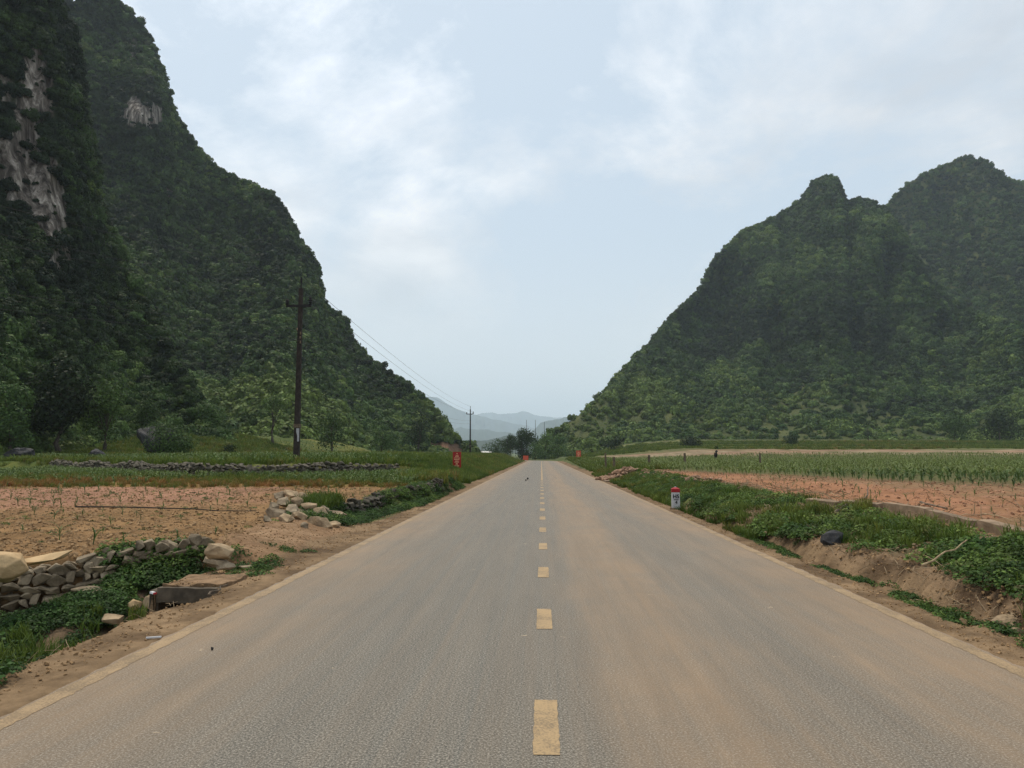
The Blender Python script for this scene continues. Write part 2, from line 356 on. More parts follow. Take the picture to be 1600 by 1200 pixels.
def mat_hill(name, veg1, veg2):
    m, t, b = newmat(name)
    geo = N(t, 'ShaderNodeNewGeometry')
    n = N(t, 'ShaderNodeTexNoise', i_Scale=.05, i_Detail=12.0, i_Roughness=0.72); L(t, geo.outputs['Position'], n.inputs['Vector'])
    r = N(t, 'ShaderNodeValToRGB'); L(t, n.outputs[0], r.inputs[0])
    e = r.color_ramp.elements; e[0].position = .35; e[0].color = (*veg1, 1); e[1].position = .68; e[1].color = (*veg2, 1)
    # rock: vertical streaks
    mp = N(t, 'ShaderNodeMapping'); mp.inputs['Scale'].default_value = (.75, .75, .075); L(t, geo.outputs['Position'], mp.inputs[0])
    k = N(t, 'ShaderNodeTexNoise', i_Scale=1.0, i_Detail=9.0, i_Roughness=0.68, i_Distortion=.5); L(t, mp.outputs[0], k.inputs['Vector'])
    kr = N(t, 'ShaderNodeValToRGB'); L(t, k.outputs[0], kr.inputs[0])
    e = kr.color_ramp.elements; e[0].position = .40; e[0].color = (.04, .032, .026, 1); e[1].position = .66; e[1].color = (.52, .47, .41, 1)
    q = e.new(.52); q.color = (.17, .148, .125, 1)
    rk = N(t, 'ShaderNodeAttribute', attribute_name='rock'); et = N(t, 'ShaderNodeAttribute', attribute_name='earth')
    m1 = N(t, 'ShaderNodeMix', data_type='RGBA'); L(t, rk.outputs['Fac'], m1.inputs[0]); L(t, r.outputs[0], m1.inputs[6]); L(t, kr.outputs[0], m1.inputs[7])
    m2 = N(t, 'ShaderNodeMix', data_type='RGBA'); L(t, et.outputs['Fac'], m2.inputs[0]); L(t, m1.outputs[2], m2.inputs[6]); m2.inputs[7].default_value = (.20, .12, .075, 1)
    L(t, m2.outputs[2], b.inputs['Base Color']); b.inputs['Roughness'].default_value = .95; b.inputs['Specular IOR Level'].default_value = .1
    bp = N(t, 'ShaderNodeBump', i_Strength=1.0, i_Distance=1.5); L(t, k.outputs[0], bp.inputs['Height']); L(t, bp.outputs[0], b.inputs['Normal'])
    return m
M['hill'] = mat_hill('hillside', (.014, .024, .010), (.030, .044, .014))  # base colour darkened to deepen the shade between forest clumps
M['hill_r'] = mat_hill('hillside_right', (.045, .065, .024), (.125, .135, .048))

# ------------------------------------------------------------------ ground
NEARWALL = [(-16, 9.2), (-9, 10.0), (-7.9, 10.35), (-6.6, 10.85), (-6.1, 11.2), (-4.9, 11.6), (0, 11.6)]
FARWALL = [(-120, 78), (-60, 62), (-38, 55), (-31, 49), (-23, 41.5), (-17.6, 37.4), (-11.6, 38.5), (-7.5, 44), (-6, 46), (0, 46)]
LEDGE = [(0, 5), (11.6, 4.95), (13.3, 5.5), (16.5, 5.7), (20.5, 5.5), (23, 4.95), (27, 4.55), (31, 4.35), (36, 4.5), (46, 5.5), (60, 8)]
RFOOT = [(0, 4.85), (8, 4.72), (12, 4.42), (20, 4.45), (30, 4.5), (60, 4.5)]
def road_cx(y):                       # lateral shift of the road where it bends left
    return -np.clip(y - 182, 0, 400) ** 2 / 90.0
def height(x, y):
    x = np.asarray(x, float); y = np.asarray(y, float)
    xl = -x
    nz = fbm(x * .5, y * .5, o=3, s=3)
    # ---- left
    ditch = -0.62 * sm((xl - 4.15 + .15 * nz + .22 * sm((y - 8.0) / .8)) / (.9 - .5 * sm((y - 8.1) / .9))) * (1 - (.62 - .42 * sm((xl - 6.0) / 1.2)) * sm((y - 8.0) / 2.4) * sm((xl - 5.0) / 1.0))
    nw = ip(x, NEARWALL); fw = ip(x, FARWALL)
    under = (xl > 4.25) & (xl < 5.0) & (y > 9.3) & (y < 10.3)
    low = np.where((xl > 5.02) | (y < 9.5), ditch, -0.02 - .05 * sm((xl - 4.1) / .8))
    low = np.where(under, -0.55, low)
    low = np.where((xl > 5.02) & (y > 9.6), ditch * sm((nw + .3 - y) / np.where(xl > 6.3, .25, 1.2)) - .05, low)
    zf = .2 + .42 * sm((y - 11) / 28) + .02 * nz
    edge = ip(y, LEDGE)
    ef = sm((xl - 4.0) / np.maximum(edge - 4.0, .2) * 1.0)
    steepE = np.where((y > 18) & (y < 34), sm((xl - edge + .25) / .35), ef)
    fld = np.where(y > nw + .12, zf * steepE, low)
    # smooth in behind the near wall
    k = sm((y - nw + .1) / .35); fld = low * (1 - k) + zf * steepE * k
    zt = 1.12 + .032 * np.clip(y - fw, 0, 10) + .0015 * np.clip(y - fw - 10, 0, 200)
    zt = zt + 3.2 * sm((y - 70) / 45) * sm((xl - 34) / 16) + .3 * nz * sm((y - 60) / 40)
    bank = sm((xl - 4.1) / 5.2)
    wk = sm((y - fw) / .45)
    nearroad = sm((8.5 - xl) / 2.5)
    wk = wk * (1 - nearroad) + sm((y - 34) / 14) * nearroad
    left = fld * (1 - wk) + zt * bank * wk
    left = left * (1 - sm((y - 168) / 22) * sm((70 - xl) / 20))
    # ---- right
    ft = ip(y, RFOOT) + .10 * nz
    cut = -.07 * sm((x - 4.15) / .25) * (1 - sm((x - ft) / .1)) + (.24 + .06 * nz) * sm((x - ft) / .36) + .19 * sm((x - ft - .2) / 2.1)
    soft = .48 * sm((x - 4.1) / 2.6)
    c = 1 - sm((y - 22) / 8)
    fr = .44 + .004 * np.clip(y - 15, 0, 90)
    up = (.95 * sm((y - 95) / 30) + .022 * np.clip(y - 125, 0, 400)) * sm((x - 8) / 26)
    right = (cut * c + soft * (1 - c)) * (fr / .44) + up
    # terraces at the foot of the right hills
    ter = np.clip(y - 175, 0, 400) * sm((x - 20) / 40)
    right = right + .5 * (np.floor(ter / 22) + sm((ter / 22 % 1 - .85) / .15)) * .8 * (y > 175)
    z = np.where(x < 0, left, right)
    onroad = (np.abs(x - road_cx(y) - .12) < 4.05)
    d = np.abs(x - road_cx(y) - .12)
    bend = sm((y - 170) / 14)
    z = z * (1 - bend * (1 - sm((d - 4) / 8)))
    flat = (x > -4.0) & (x < 4.12) & (y < 184)
    z = np.where(flat, -.03 + .022 * sm((np.abs(x - .16) - 3.67) / .07), z)
    z = np.where(onroad & (y > 176), -.06, z)
    sandz = sm((y - 108) / 8) * (1 - sm((y - 172) / 8)) * sm((x - 9) / 6)
    z = z + sandz * .55 * np.clip(fbm(x * .09, y * .16, o=5, s=55) + .1, -.2, 1)
    # roughness of tilled soil and banks
    inl = (y > nw + .3) & (y < 36) & (xl > edge - .1) & (x < 0)
    inr = (x > 6.6) & (y < 60)
    r1 = fbm(x * 1.9, y * 1.9, o=5, s=11, g=.62)
    soil = np.where(inl | inr, 1.0, 0.0)
    z = z + soil * r1 * .07
    cutz = (x > 4.3) & (x < 7.4) & (y < 30)
    z = z + np.where(cutz, .08 * fbm(x * 3.1, y * 3.1, o=3, s=21) + .07 * fbm(x * 6, y * 9, o=4, s=24, g=.7), 0)
    z = z + np.where((xl > 4.2) & (y < nw) & (y > 0) & ~under, .05 * fbm(x * 2.5, y * 2.5, o=4, s=22), 0)
    z = z + np.where((np.abs(x) < 4.45) & (np.abs(x) > 3.95) & (y < 60), .012 * fbm(x * 4, y * 4, o=3, s=23), 0)
    return z

def gridline(segs):
    out = [segs[0][0]]
    for a, b, d in segs:
        n = max(1, int(round((b - a) / d))); out += list(a + (b - a) * np.arange(1, n + 1) / n)
    return np.array(out)
xs = gridline([(-3000, -600, 200), (-600, -200, 25), (-200, -80, 5), (-80, -45, 1.5), (-45, -24, .5), (-24, -14, .2), (-14, -8, .12), (-8, -3.4, .06), (-3.4, 3.7, 1.0), (3.7, 8, .06), (8, 14, .1), (14, 24, .2), (24, 45, .6), (45, 90, 1.5), (90, 200, 5), (200, 600, 25), (600, 3000, 200)])
ys = gridline([(-60, -5, 8), (-5, 3, .5), (3, 7, .12), (7, 14, .06), (14, 22, .1), (22, 34, .16), (34, 48, .25), (48, 80, .6), (80, 200, 1.5), (200, 320, 4), (320, 800, 30), (800, 12800, 600)])
XX, YY = np.meshgrid(xs, ys)
ZZ = height(XX, YY)
def lerp3(a, b, t): return a * (1 - t[..., None]) + b * t[..., None]
def ground_color(x, y):
    xl = -x; C = lambda *c: np.broadcast_to(np.array(c, float), x.shape + (3,))
    n = fbm(x * .7, y * .7, o=5, s=31); nf = fbm(x * 3, y * 3, o=4, s=32); nb = fbm(x * .12, y * .12, o=4, s=33)
    green = lerp3(C(.045, .065, .02), C(.10, .115, .035), sm(.5 + n)); dust = lerp3(C(.21, .13, .07), C(.31, .20, .115), sm(.5 + n))
    # left
    c = np.array(green)
    nw = ip(x, NEARWALL); fw = ip(x, FARWALL); edge = ip(y, LEDGE)
    soil = lerp3(C(.235, .14, .064), C(.165, .098, .045), sm(.5 + nf))
    soil = lerp3(soil, C(.29, .155, .10), sm((y - 17.5 + 2.5 * n) / 4) * sm((xl - 7 + 2 * n) / 5) * .9)
    far = 27.2 + 1.1 * n
    inl = (x < 0) & (y > nw)
    c = np.where((inl & (y < far + .0))[..., None], soil, c)
    og = lerp3(C(.19, .11, .038), C(.09, .11, .025), sm((n + nf) * .6 + .15 + (y - 32 + .5 * np.clip(x + 14, 0, 9)) * .16))
    c = np.where((inl & (y >= far) & (y < fw))[..., None], og, c)
    up = lerp3(C(.055, .08, .02), C(.12, .12, .03), sm(.5 + n + nb))
    c = np.where(((x < 0) & (y >= fw))[..., None], up, c)
    rowb = sm((y - 72) / 2) * (1 - sm((y - 77) / 2)) * (x < -18)
    c = lerp3(c, C(.13, .075, .05), rowb * .7)
    # grassy bank beside the road
    c = np.where(((x < 0) & (xl < edge + .2) & (y > 17.5))[..., None], green * 1.15, c)
    # dirt pull-in on the left, ditch soil
    pull = (x < 0) & (y > 9.5) & (y < 18.2 + .6 * n) & (xl < edge + .3)
    c = np.where(pull[..., None], lerp3(dust, C(.20, .12, .065), sm(.5 + nf)), c)
    dsoil = lerp3(C(.060, .042, .025), C(.13, .09, .055), sm(.5 + nf))
    c = np.where(((x < 0) & (y <= nw) & ((y < 9.6) | (xl > 5)) & (xl > 4.2))[..., None], dsoil, c)
    # right
    gr = np.array(green)
    red = lerp3(C(.275, .135, .070), C(.205, .125, .066), sm(.5 + nb * 1.5 + n * .5))
    red = lerp3(red, C(.33, .17, .11), sm((nf - .1) * 2) * .5)
    line = ip(x, [(4, 62), (8.8, 45), (13, 34), (16.5, 26.5), (22, 22), (40, 14)]) + 2 * n
    ms = lerp3(red * .75, C(.10, .10, .04), sm((y - line) / 14 + .25 * n + .15))
    c_r = np.where((y < line)[..., None], red, ms)
    bankc = lerp3(C(.07, .06, .03), C(.15, .105, .06), sm(.5 + nf))
    c_r = np.where(((x < 7.2 + .3 * n) & (y < 45))[..., None], bankc, c_r)
    ft = ip(y, RFOOT)
    cutc = lerp3(C(.060, .038, .022), C(.20, .135, .08), sm(.5 + 1.3 * nf + .4 * n))
    c_r = np.where(((x < ft + .45 + .15 * n) & (x > ft - .12) & (y < 26))[..., None], cutc, c_r)
    c_r = np.where(((x < 7.5) & (y >= 24) & (y < 190))[..., None], green, c_r)
    sand = lerp3(C(.26, .20, .125), C(.17, .13, .08), sm(.5 + nf + n))
    sand = lerp3(sand, C(.11, .105, .045), sm((nb * 1.4 + n * .8 - .02) * 2.2))
    sand = lerp3(sand, C(.24, .13, .085), sm((fbm(x * .05, y * .3, o=3, s=36) - .1) * 3) * .6)
    c_r = np.where(((y > 116 + 6 * n) & (y < 158 + 7 * n) & (x > 9))[..., None], sand, c_r)
    tg = lerp3(C(.075, .095, .03), C(.14, .14, .05), sm(.5 + nb * 2 + n))
    dk = (np.clip(y - 175, 0, 400) / 22 % 1) > .80
    tg = np.where(dk[..., None], C(.045, .045, .022), tg)
    c_r = np.where(((y >= 168 + 5 * n) & (x > 9))[..., None], tg, c_r)
    c = np.where((x >= 0)[..., None], c_r, c)
    # dusty shoulders
    d = np.abs(x - .12 - road_cx(y))
    wsh = ip(y, [(0, .75), (12, .72), (20, .5), (60, .7), (200, 1.0)])
    sh = 1 - sm((d - 3.72 - wsh * (1 + .35 * n)) / .22)
    shc = lerp3(C(.105, .068, .038), C(.215, .145, .082), sm(.5 + nf * .8 + n * .5))
    c = lerp3(c, shc, sh)
    c = np.where(((y > 190) & (x > -200) & (x < 9) & (sh < .5))[..., None], green, c)
    return np.clip(c, 0.005, 1)
CC = ground_color(XX, YY)
ny, nx = XX.shape
idx = np.arange(ny * nx).reshape(ny, nx)
Fq = np.stack([idx[:-1, :-1], idx[:-1, 1:], idx[1:, 1:], idx[1:, :-1]], -1).reshape(-1, 4)
ground = mk('ground', np.stack([XX, YY, ZZ], -1).reshape(-1, 3), Fq, M['ground'], smooth=True)
ca = ground.data.color_attributes.new('col', 'FLOAT_COLOR', 'POINT')
ca.data.foreach_set('color', np.concatenate([CC.reshape(-1, 3), np.ones((ny * nx, 1))], 1).ravel().astype(np.float32))
tag(ground, kind='structure')
def hit(u, v, y0=5, y1=300):
    d = ray(u, v); yy_ = np.arange(y0, y1, .1); t = yy_ / d[1]; xx_ = t * d[0]; zz_ = CAMH + t * d[2]
    k = np.nonzero(zz_ <= height(xx_, yy_))[0]; k = k[0] if len(k) else len(yy_) - 1
    return float(xx_[k]), float(yy_[k])
def hz(x, y): return float(height(np.array([x]), np.array([y]))[0])

# ------------------------------------------------------------------ road and its markings
def strip(name, x0, x1, ya, yb, z, mat, step=.5, jag=0, seed=0):
    yy = np.arange(ya, yb + step * .5, step)
    if yb > 182: yy = np.concatenate([yy[yy < 178], np.arange(178, yb, .8)])
    r = np.random.default_rng(seed)
    cx = road_cx(yy)
    dxdy = np.gradient(cx, yy) if len(yy) > 1 else np.zeros_like(yy)
    nl = np.sqrt(1 + dxdy ** 2); nxv, nyv = 1 / nl, -dxdy / nl
    a = x0 + r.normal(0, jag, len(yy)); b_ = x1 + r.normal(0, jag, len(yy))
    zz_ = z if hasattr(z, '__len__') else np.full(len(yy), z)
    V = np.concatenate([np.stack([cx + a * nxv, yy + a * nyv, zz_], 1), np.stack([cx + b_ * nxv, yy + b_ * nyv, zz_], 1)])
    n = len(yy); F = np.array([[i, n + i, n + i + 1, i + 1] for i in range(n - 1)])
    return tag(mk(name, V, F, mat), kind='structure')
strip('road', -3.52, 3.84, -12, 214, 0.0, M['asphalt'], .12, .012, 1)
strip('road_edge_line', -3.49, -3.35, -8, 213, .0025, M['edge_paint'], .05, .007, 2)
strip('road_edge_line', 3.67, 3.81, -8, 213, .0025, M['edge_paint'], .05, .007, 3)
mb = MB(); rr_ = random.Random(5)
y0 = 4.36 - 3.03 * 2
while y0 < 48:
    n = 24; V = []
    for i in range(n + 1):
        yy_ = y0 + .94 * i / n
        V += [(-.055 + rr_.uniform(-.004, .004), yy_, .0042), (.10 + rr_.uniform(-.004, .004), yy_, .0042)]
    mb.add(V, [(2 * i, 2 * i + 1, 2 * i + 3, 2 * i + 2) for i in range(n)])
    y0 += 3.03
tag(mb.build('road_centre_dashes', M['paint']), kind='structure')
strip('road_centre_line', -.04, .085, 49, 213, .0042, M['paint'], .2, .004, 4)

# ------------------------------------------------------------------ leaf cards and scatter
def cards(P, Nn, S, r, wide=.38):
    n = len(P); T = r.normal(size=(n, 3)); Nn = Nn / np.linalg.norm(Nn, axis=1, keepdims=True)
    T -= (T * Nn).sum(1, keepdims=True) * Nn; T /= np.linalg.norm(T, axis=1, keepdims=True); B = np.cross(Nn, T)
    S = S[:, None]
    V = np.stack([P - T * S * .5, P + B * S * wide + Nn * S * .08, P + T * S * .55, P - B * S * wide + Nn * S * .08], 1).reshape(-1, 3)
    F = np.arange(4 * n).reshape(n, 4)
    return V, F
def crown_cloud(n, lobes, r, jitter=.28, low=-.35):
    """card centres and normals on the outside of several lobes, thinning inward"""
    P = []; Q = []
    per = np.array([l[3] ** 2 for l in lobes]); per = (per / per.sum() * n).astype(int) + 1
    for (cx, cy, cz, rad), k in zip(lobes, per):
        d = r.normal(size=(k * 2, 3)); d /= np.linalg.norm(d, axis=1, keepdims=True); d = d[d[:, 2] > low][:k]
        rr = rad * (1 - .45 * r.random(len(d)) ** 2.2) * (1 + .12 * r.normal(size=len(d)))
        P.append(np.array([cx, cy, cz]) + d * rr[:, None]); Q.append(d + r.normal(size=d.shape) * jitter)
    return np.concatenate(P), np.concatenate(Q)
src_n = [0]
def src_coll(objs):
    c = bpy.data.collections.new('source_%s' % chr(97 + src_n[0])); src_n[0] += 1
    for o in objs: c.objects.link(o)
    return c
def scatter(name, P, rot, scl, tint, coll, label, cat):
    n = len(P); me = bpy.data.meshes.new(name); me.vertices.add(n); me.vertices.foreach_set('co', np.asarray(P, float).ravel())
    k = len(coll.objects)
    a = me.attributes.new('rot', 'FLOAT_VECTOR', 'POINT'); a.data.foreach_set('vector', np.asarray(rot, np.float32).ravel())
    scl = np.asarray(scl, np.float32)
    if scl.ndim == 1: scl = np.stack([scl] * 3, 1)
    a = me.attributes.new('scl', 'FLOAT_VECTOR', 'POINT'); a.data.foreach_set('vector', scl.ravel())
    a = me.attributes.new('tint', 'FLOAT', 'POINT'); a.data.foreach_set('value', np.clip(tint, 0, 1).astype(np.float32))
    a = me.attributes.new('pick', 'INT', 'POINT'); a.data.foreach_set('value', rng.integers(0, k, n).astype(np.int32))
    o = bpy.data.objects.new(name, me); COL.objects.link(o)
    g = bpy.data.node_groups.new(name, 'GeometryNodeTree')
    g.interface.new_socket('Geometry', in_out='INPUT', socket_type='NodeSocketGeometry')
    g.interface.new_socket('Geometry', in_out='OUTPUT', socket_type='NodeSocketGeometry')
    gi = g.nodes.new('NodeGroupInput'); go = g.nodes.new('NodeGroupOutput')
    ci = g.nodes.new('GeometryNodeCollectionInfo'); ci.inputs['Collection'].default_value = coll
    ci.inputs['Separate Children'].default_value = True; ci.inputs['Reset Children'].default_value = True
    ins = g.nodes.new('GeometryNodeInstanceOnPoints'); ins.inputs['Pick Instance'].default_value = True
    def na(nm, ty):
        q = g.nodes.new('GeometryNodeInputNamedAttribute'); q.data_type = ty; q.inputs['Name'].default_value = nm; return q.outputs['Attribute']
    L(g, gi.outputs[0], ins.inputs['Points']); L(g, ci.outputs[0], ins.inputs['Instance'])
    L(g, na('pick', 'INT'), ins.inputs['Instance Index'])
    L(g, na('rot', 'FLOAT_VECTOR'), ins.inputs['Rotation']); L(g, na('scl', 'FLOAT_VECTOR'), ins.inputs['Scale'])
    L(g, ins.outputs[0], go.inputs[0])
    md = o.modifiers.new('scatter', 'NODES'); md.node_group = g
    tag(o, label, cat, kind='stuff')
    return o
def rand_rot(n, tilt=.15):
    return np.stack([rng.normal(0, tilt, n), rng.normal(0, tilt, n), rng.random(n) * 6.283], 1)

def clump_src(k, ncard, size, tall=1.0, nl=5, name='bush'):
    out = []
    for i in range(k):
        r = np.random.default_rng(100 + i + ncard)
        lobes = [(0, 0, .35 * tall, .62)]
        for j in range(nl):
            a = r.random() * 6.283; q = r.uniform(.3, .62)
            lobes.append((math.cos(a) * q, math.sin(a) * q, r.uniform(.15, .75) * tall, r.uniform(.28, .45)))
        P, Q = crown_cloud(ncard, lobes, r)
        P[:, 2] *= r.uniform(.85, 1.1)
        V, F = cards(P, Q, size * r.uniform(.6, 1.35, len(P)), r, .42)
        out.append(mk(name, V, F, M['forest'], link=False))
    return src_coll(out)
SRC_FAR = clump_src(7, 300, .30)
SRC_NEAR = clump_src(6, 1100, .17, nl=8)
SRC_TALL = clump_src(5, 420, .26, tall=1.7, nl=7)

# ------------------------------------------------------------------ hills
def hill(name, sil, base, ridge, u_rng, mat, rock=None, earth=None, amp=.07, pw=1.6, na=260, nr=130, zb=-4, seed=0, back=.6, fg=9., fv=3.5):
    """sil: outline (pixel u, v); base and ridge: distance of the foot and of the crest by pixel column"""
    S = []
    for u, v in sil:
        d = ray(u, v); S.append((math.atan2(d[0], d[1]), d[2] / math.hypot(d[0], d[1])))
    S = np.array(S); az_of = lambda u: math.atan2(*ray(u, 690)[:2])
    az = np.linspace(az_of(u_rng[0]), az_of(u_rng[1]), na)
    te = np.interp(az, S[:, 0], S[:, 1])
    te = te + .0018 * fbm(az * 90, az * 0, o=5, s=seed + 5)
    B = np.interp(az, [az_of(u) for u, _ in base], [d for _, d in base]); Rr = np.interp(az, [az_of(u) for u, _ in ridge], [d for _, d in ridge])
    t = np.linspace(0, 1, nr)
    A, T = np.meshgrid(az, t); TE = te[None, :] + 0 * T; BB = B[None, :] + 0 * T; RR = Rr[None, :] + 0 * T
    tb = (zb - CAMH) / BB
    te_t = tb + (TE - tb) * T
    g = 1 - (1 - T) ** pw
    dist = BB + (RR - BB) * g
    nn = fbm(A * fg, te_t * fv, A * 3, o=6, s=seed, g=.55)
    rid = 1 - np.abs(fbm(A * fg * 1.3, te_t * fv * .7, o=4, s=seed + 9)) * 2.2
    dist = dist + dist * amp * (nn * 1.2 - rid * .35) * sm(T * 3) * (1 - .5 * sm((T - .9) * 10))
    X = np.sin(A) * dist; Y = np.cos(A) * dist; Z = CAMH + dist * te_t
    # the far side falls away behind the crest
    rows = []
    for i, k in enumerate(np.linspace(0, 1, 22)[1:]):
        dd = dist[-1] * (1 + back * k); zz2 = (Z[-1]) * (1 - k ** 1.5) + zb * k ** 1.5 - 1.2 * (1 + i * .2)
        rows.append((np.sin(az) * dd, np.cos(az) * dd, zz2))
    X = np.vstack([X] + [r[0][None] for r in rows]); Y = np.vstack([Y] + [r[1][None] for r in rows]); Z = np.vstack([Z] + [r[2][None] for r in rows])
    n_, m_ = X.shape; ii = np.arange(n_ * m_).reshape(n_, m_)
    F = np.stack([ii[:-1, :-1], ii[:-1, 1:], ii[1:, 1:], ii[1:, :-1]], -1).reshape(-1, 4)
    V = np.stack([X, Y, Z], -1).reshape(-1, 3)
    o = mk(name, V, F, mat, smooth=True); tag(o, kind='structure')
    # pixel place of each vertex, only used to lay out where bare rock and earth are found
    D = V - np.array([0, 0, CAMH]); f_ = D @ _F
    PU = 800 + FPX * (D @ _Rt) / f_; PV = 600 - FPX * (D @ _U) / f_
    def mask(blobs):
        mres = np.zeros(len(V))
        wob = fbm(V[:, 0] * .11, V[:, 1] * .11, V[:, 2] * .07, o=5, s=seed + 40)
        for (cu, cv, ru, rv, k) in blobs or []:
            q = ((PU - cu) / ru) ** 2 + ((PV - cv) / rv) ** 2
            mres = np.maximum(mres, k * sm((1.15 - q + wob * 1.7) / .3))
        return mres
    mr, me_ = mask(rock), mask(earth)
    for nm, arr in (('rock', mr), ('earth', me_)):
        a = o.data.attributes.new(nm, 'FLOAT', 'POINT'); a.data.foreach_set('value', arr.astype(np.float32))
    return dict(o=o, V=V, F=F, rock=mr, earth=me_, PU=PU, PV=PV)
def sample(h, n, dens):
    V, F = h['V'], h['F']; a, b, c, d = V[F[:, 0]], V[F[:, 1]], V[F[:, 2]], V[F[:, 3]]
    nrm = np.cross(c - a, d - b); ar = .5 * np.linalg.norm(nrm, axis=1)
    cen = (a + b + c + d) / 4
    wgt = ar * dens(cen, F) * (1 + .0 * ar); wgt = np.clip(wgt, 0, None); f = rng.choice(len(F), n, p=wgt / wgt.sum())
    u, v = rng.random(n)[:, None], rng.random(n)[:, None]
    P = (a[f] * (1 - u) + b[f] * u) * (1 - v) + (d[f] * (1 - u) + c[f] * u) * v
    return P, f
def forest(name, h, n, smin, smax, coll, label, tint0=.4, thin=.0, far_ref=200., seed=0, tint_fn=None, sz=None, clear=None):
    r_ = (h['rock'])[h['F']].mean(1); e_ = h['earth'][h['F']].mean(1); ps = h['V'][h['F']][:, :, :]
    def dens(cen, F):
        d = np.hypot(cen[:, 0], cen[:, 1])
        fw_ = np.abs(np.arctan2(cen[:, 0], cen[:, 1])) < R_(42)
        return np.clip(1 - r_ * .93, 0, 1) * np.clip(1 - e_ * 1.0, 0, 1) * (far_ref / d) ** 1.6 * np.where(fw_, 1, .15) * (clear(cen) if clear else 1)
    P, f = sample(h, n, dens)
    patch = fbm(P[:, 0] / 26, P[:, 1] / 26, P[:, 2] / 26, o=4, s=seed + 60) + .6 * fbm(P[:, 0] / 80, P[:, 1] / 80, P[:, 2] / 80, o=2, s=seed + 62)
    fine = fbm(P[:, 0] / 6, P[:, 1] / 6, P[:, 2] / 6, o=3, s=seed + 61)
    q = np.clip(rng.random(n) ** 2.0 + .25 * patch + .30 * fine, 0, 1.3)
    s_ = smin + (smax - smin) * q
    if sz is not None: s_ = s_ * sz(P)
    tint = tint0 + .62 * patch + .30 * fine + rng.normal(0, .18, n)
    if tint_fn is not None: tint = tint + tint_fn(P)
    P[:, 2] -= s_ * .12
    S3 = np.stack([s_, s_, s_ * rng.uniform(.7, 1.25, n)], 1)
    return scatter(name, P, rand_rot(n, .2), S3, tint, coll, label, 'forest')

LS_REAR = [(-500, -420), (-200, -300), (0, -160), (60, -70), (90, -12), (112, 4), (130, -8), (160, -10), (188, 4), (215, 28), (232, 52), (246, 90), (256, 125), (262, 150), (272, 175), (284, 195), (300, 222), (320, 245), (333, 262), (348, 270), (375, 282), (400, 291), (420, 303), (440, 318), (452, 345), (462, 372), (478, 395), (493, 412), (498, 440), (502, 470), (520, 485), (540, 505), (552, 538), (575, 560), (600, 578), (640, 606), (655, 622), (672, 640), (688, 658), (700, 676), (720, 690), (738, 703), (750, 716)]
rockL = [(222, 178, 30, 24, 1), (205, 80, 8, 30, .6), (262, 300, 8, 18, .7), (262, 140, 6, 30, .5), (130, 190, 12, 25, .3)]
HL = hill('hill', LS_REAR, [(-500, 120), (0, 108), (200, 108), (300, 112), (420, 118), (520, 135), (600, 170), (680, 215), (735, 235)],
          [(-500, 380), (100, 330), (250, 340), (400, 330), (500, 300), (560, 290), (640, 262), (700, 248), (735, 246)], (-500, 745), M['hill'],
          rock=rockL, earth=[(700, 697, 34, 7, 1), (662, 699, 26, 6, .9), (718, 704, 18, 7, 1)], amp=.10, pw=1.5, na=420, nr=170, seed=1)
LS_FRONT = [(-700, -500), (-300, -420), (-60, -240), (20, -90), (70, -20), (96, 12), (112, 50), (126, 110), (134, 180), (146, 260), (156, 330), (185, 400), (222, 470), (262, 545), (300, 610), (335, 665), (355, 700), (365, 716)]
HF = hill('hill', LS_FRONT, [(-700, 66), (-200, 72), (0, 80), (150, 92), (300, 108), (365, 116)],
          [(-700, 140), (-100, 140), (0, 142), (60, 146), (110, 152), (160, 150), (250, 135), (365, 118)], (-700, 366), M['hill'],
          rock=[(46, 165, 38, 66, 1), (28, 250, 46, 66, 1), (78, 315, 28, 70, 1), (96, 400, 18, 30, .8), (8, 140, 20, 40, .8), (52, 110, 22, 30, .9)],
          amp=.055, pw=1.25, na=330, nr=170, seed=3, back=.5)
RS1 = [(842, 716), (850, 690), (860, 680), (892, 658), (920, 636), (943, 618), (978, 579), (1017, 538), (1035, 516), (1054, 494), (1075, 472), (1092, 455), (1099, 448), (1104, 432), (1113, 412), (1125, 398), (1142, 383), (1160, 365), (1185, 352), (1211, 341), (1235, 325), (1257, 309), (1264, 294), (1270, 284), (1281, 279), (1292, 277), (1303, 280), (1311, 287), (1315, 302), (1322, 317), (1332, 311), (1343, 309), (1359, 312), (1372, 320), (1384, 330), (1396, 346), (1410, 368), (1426, 398), (1446, 428), (1470, 456), (1500, 480), (1545, 498), (1600, 510), (1700, 530), (1900, 580), (2100, 640)]
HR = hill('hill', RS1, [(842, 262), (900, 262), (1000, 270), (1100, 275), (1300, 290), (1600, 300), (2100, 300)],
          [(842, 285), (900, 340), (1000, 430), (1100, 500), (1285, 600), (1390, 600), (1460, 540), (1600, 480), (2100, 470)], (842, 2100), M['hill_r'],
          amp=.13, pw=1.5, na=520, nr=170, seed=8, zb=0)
RS2 = [(1290, 470), (1340, 395), (1388, 322), (1400, 304), (1428, 281), (1448, 270), (1470, 262), (1490, 251), (1515, 246), (1540, 254), (1560, 268), (1580, 283), (1600, 291), (1650, 318), (1750, 372), (1900, 420), (2100, 470)]
HR2 = hill('hill', RS2, [(1290, 500), (2100, 500)], [(1290, 700), (1400, 720), (1515, 760), (2100, 700)], (1290, 2100), M['hill_r'],
           amp=.09, pw=1.3, na=220, nr=130, seed=12, zb=20)
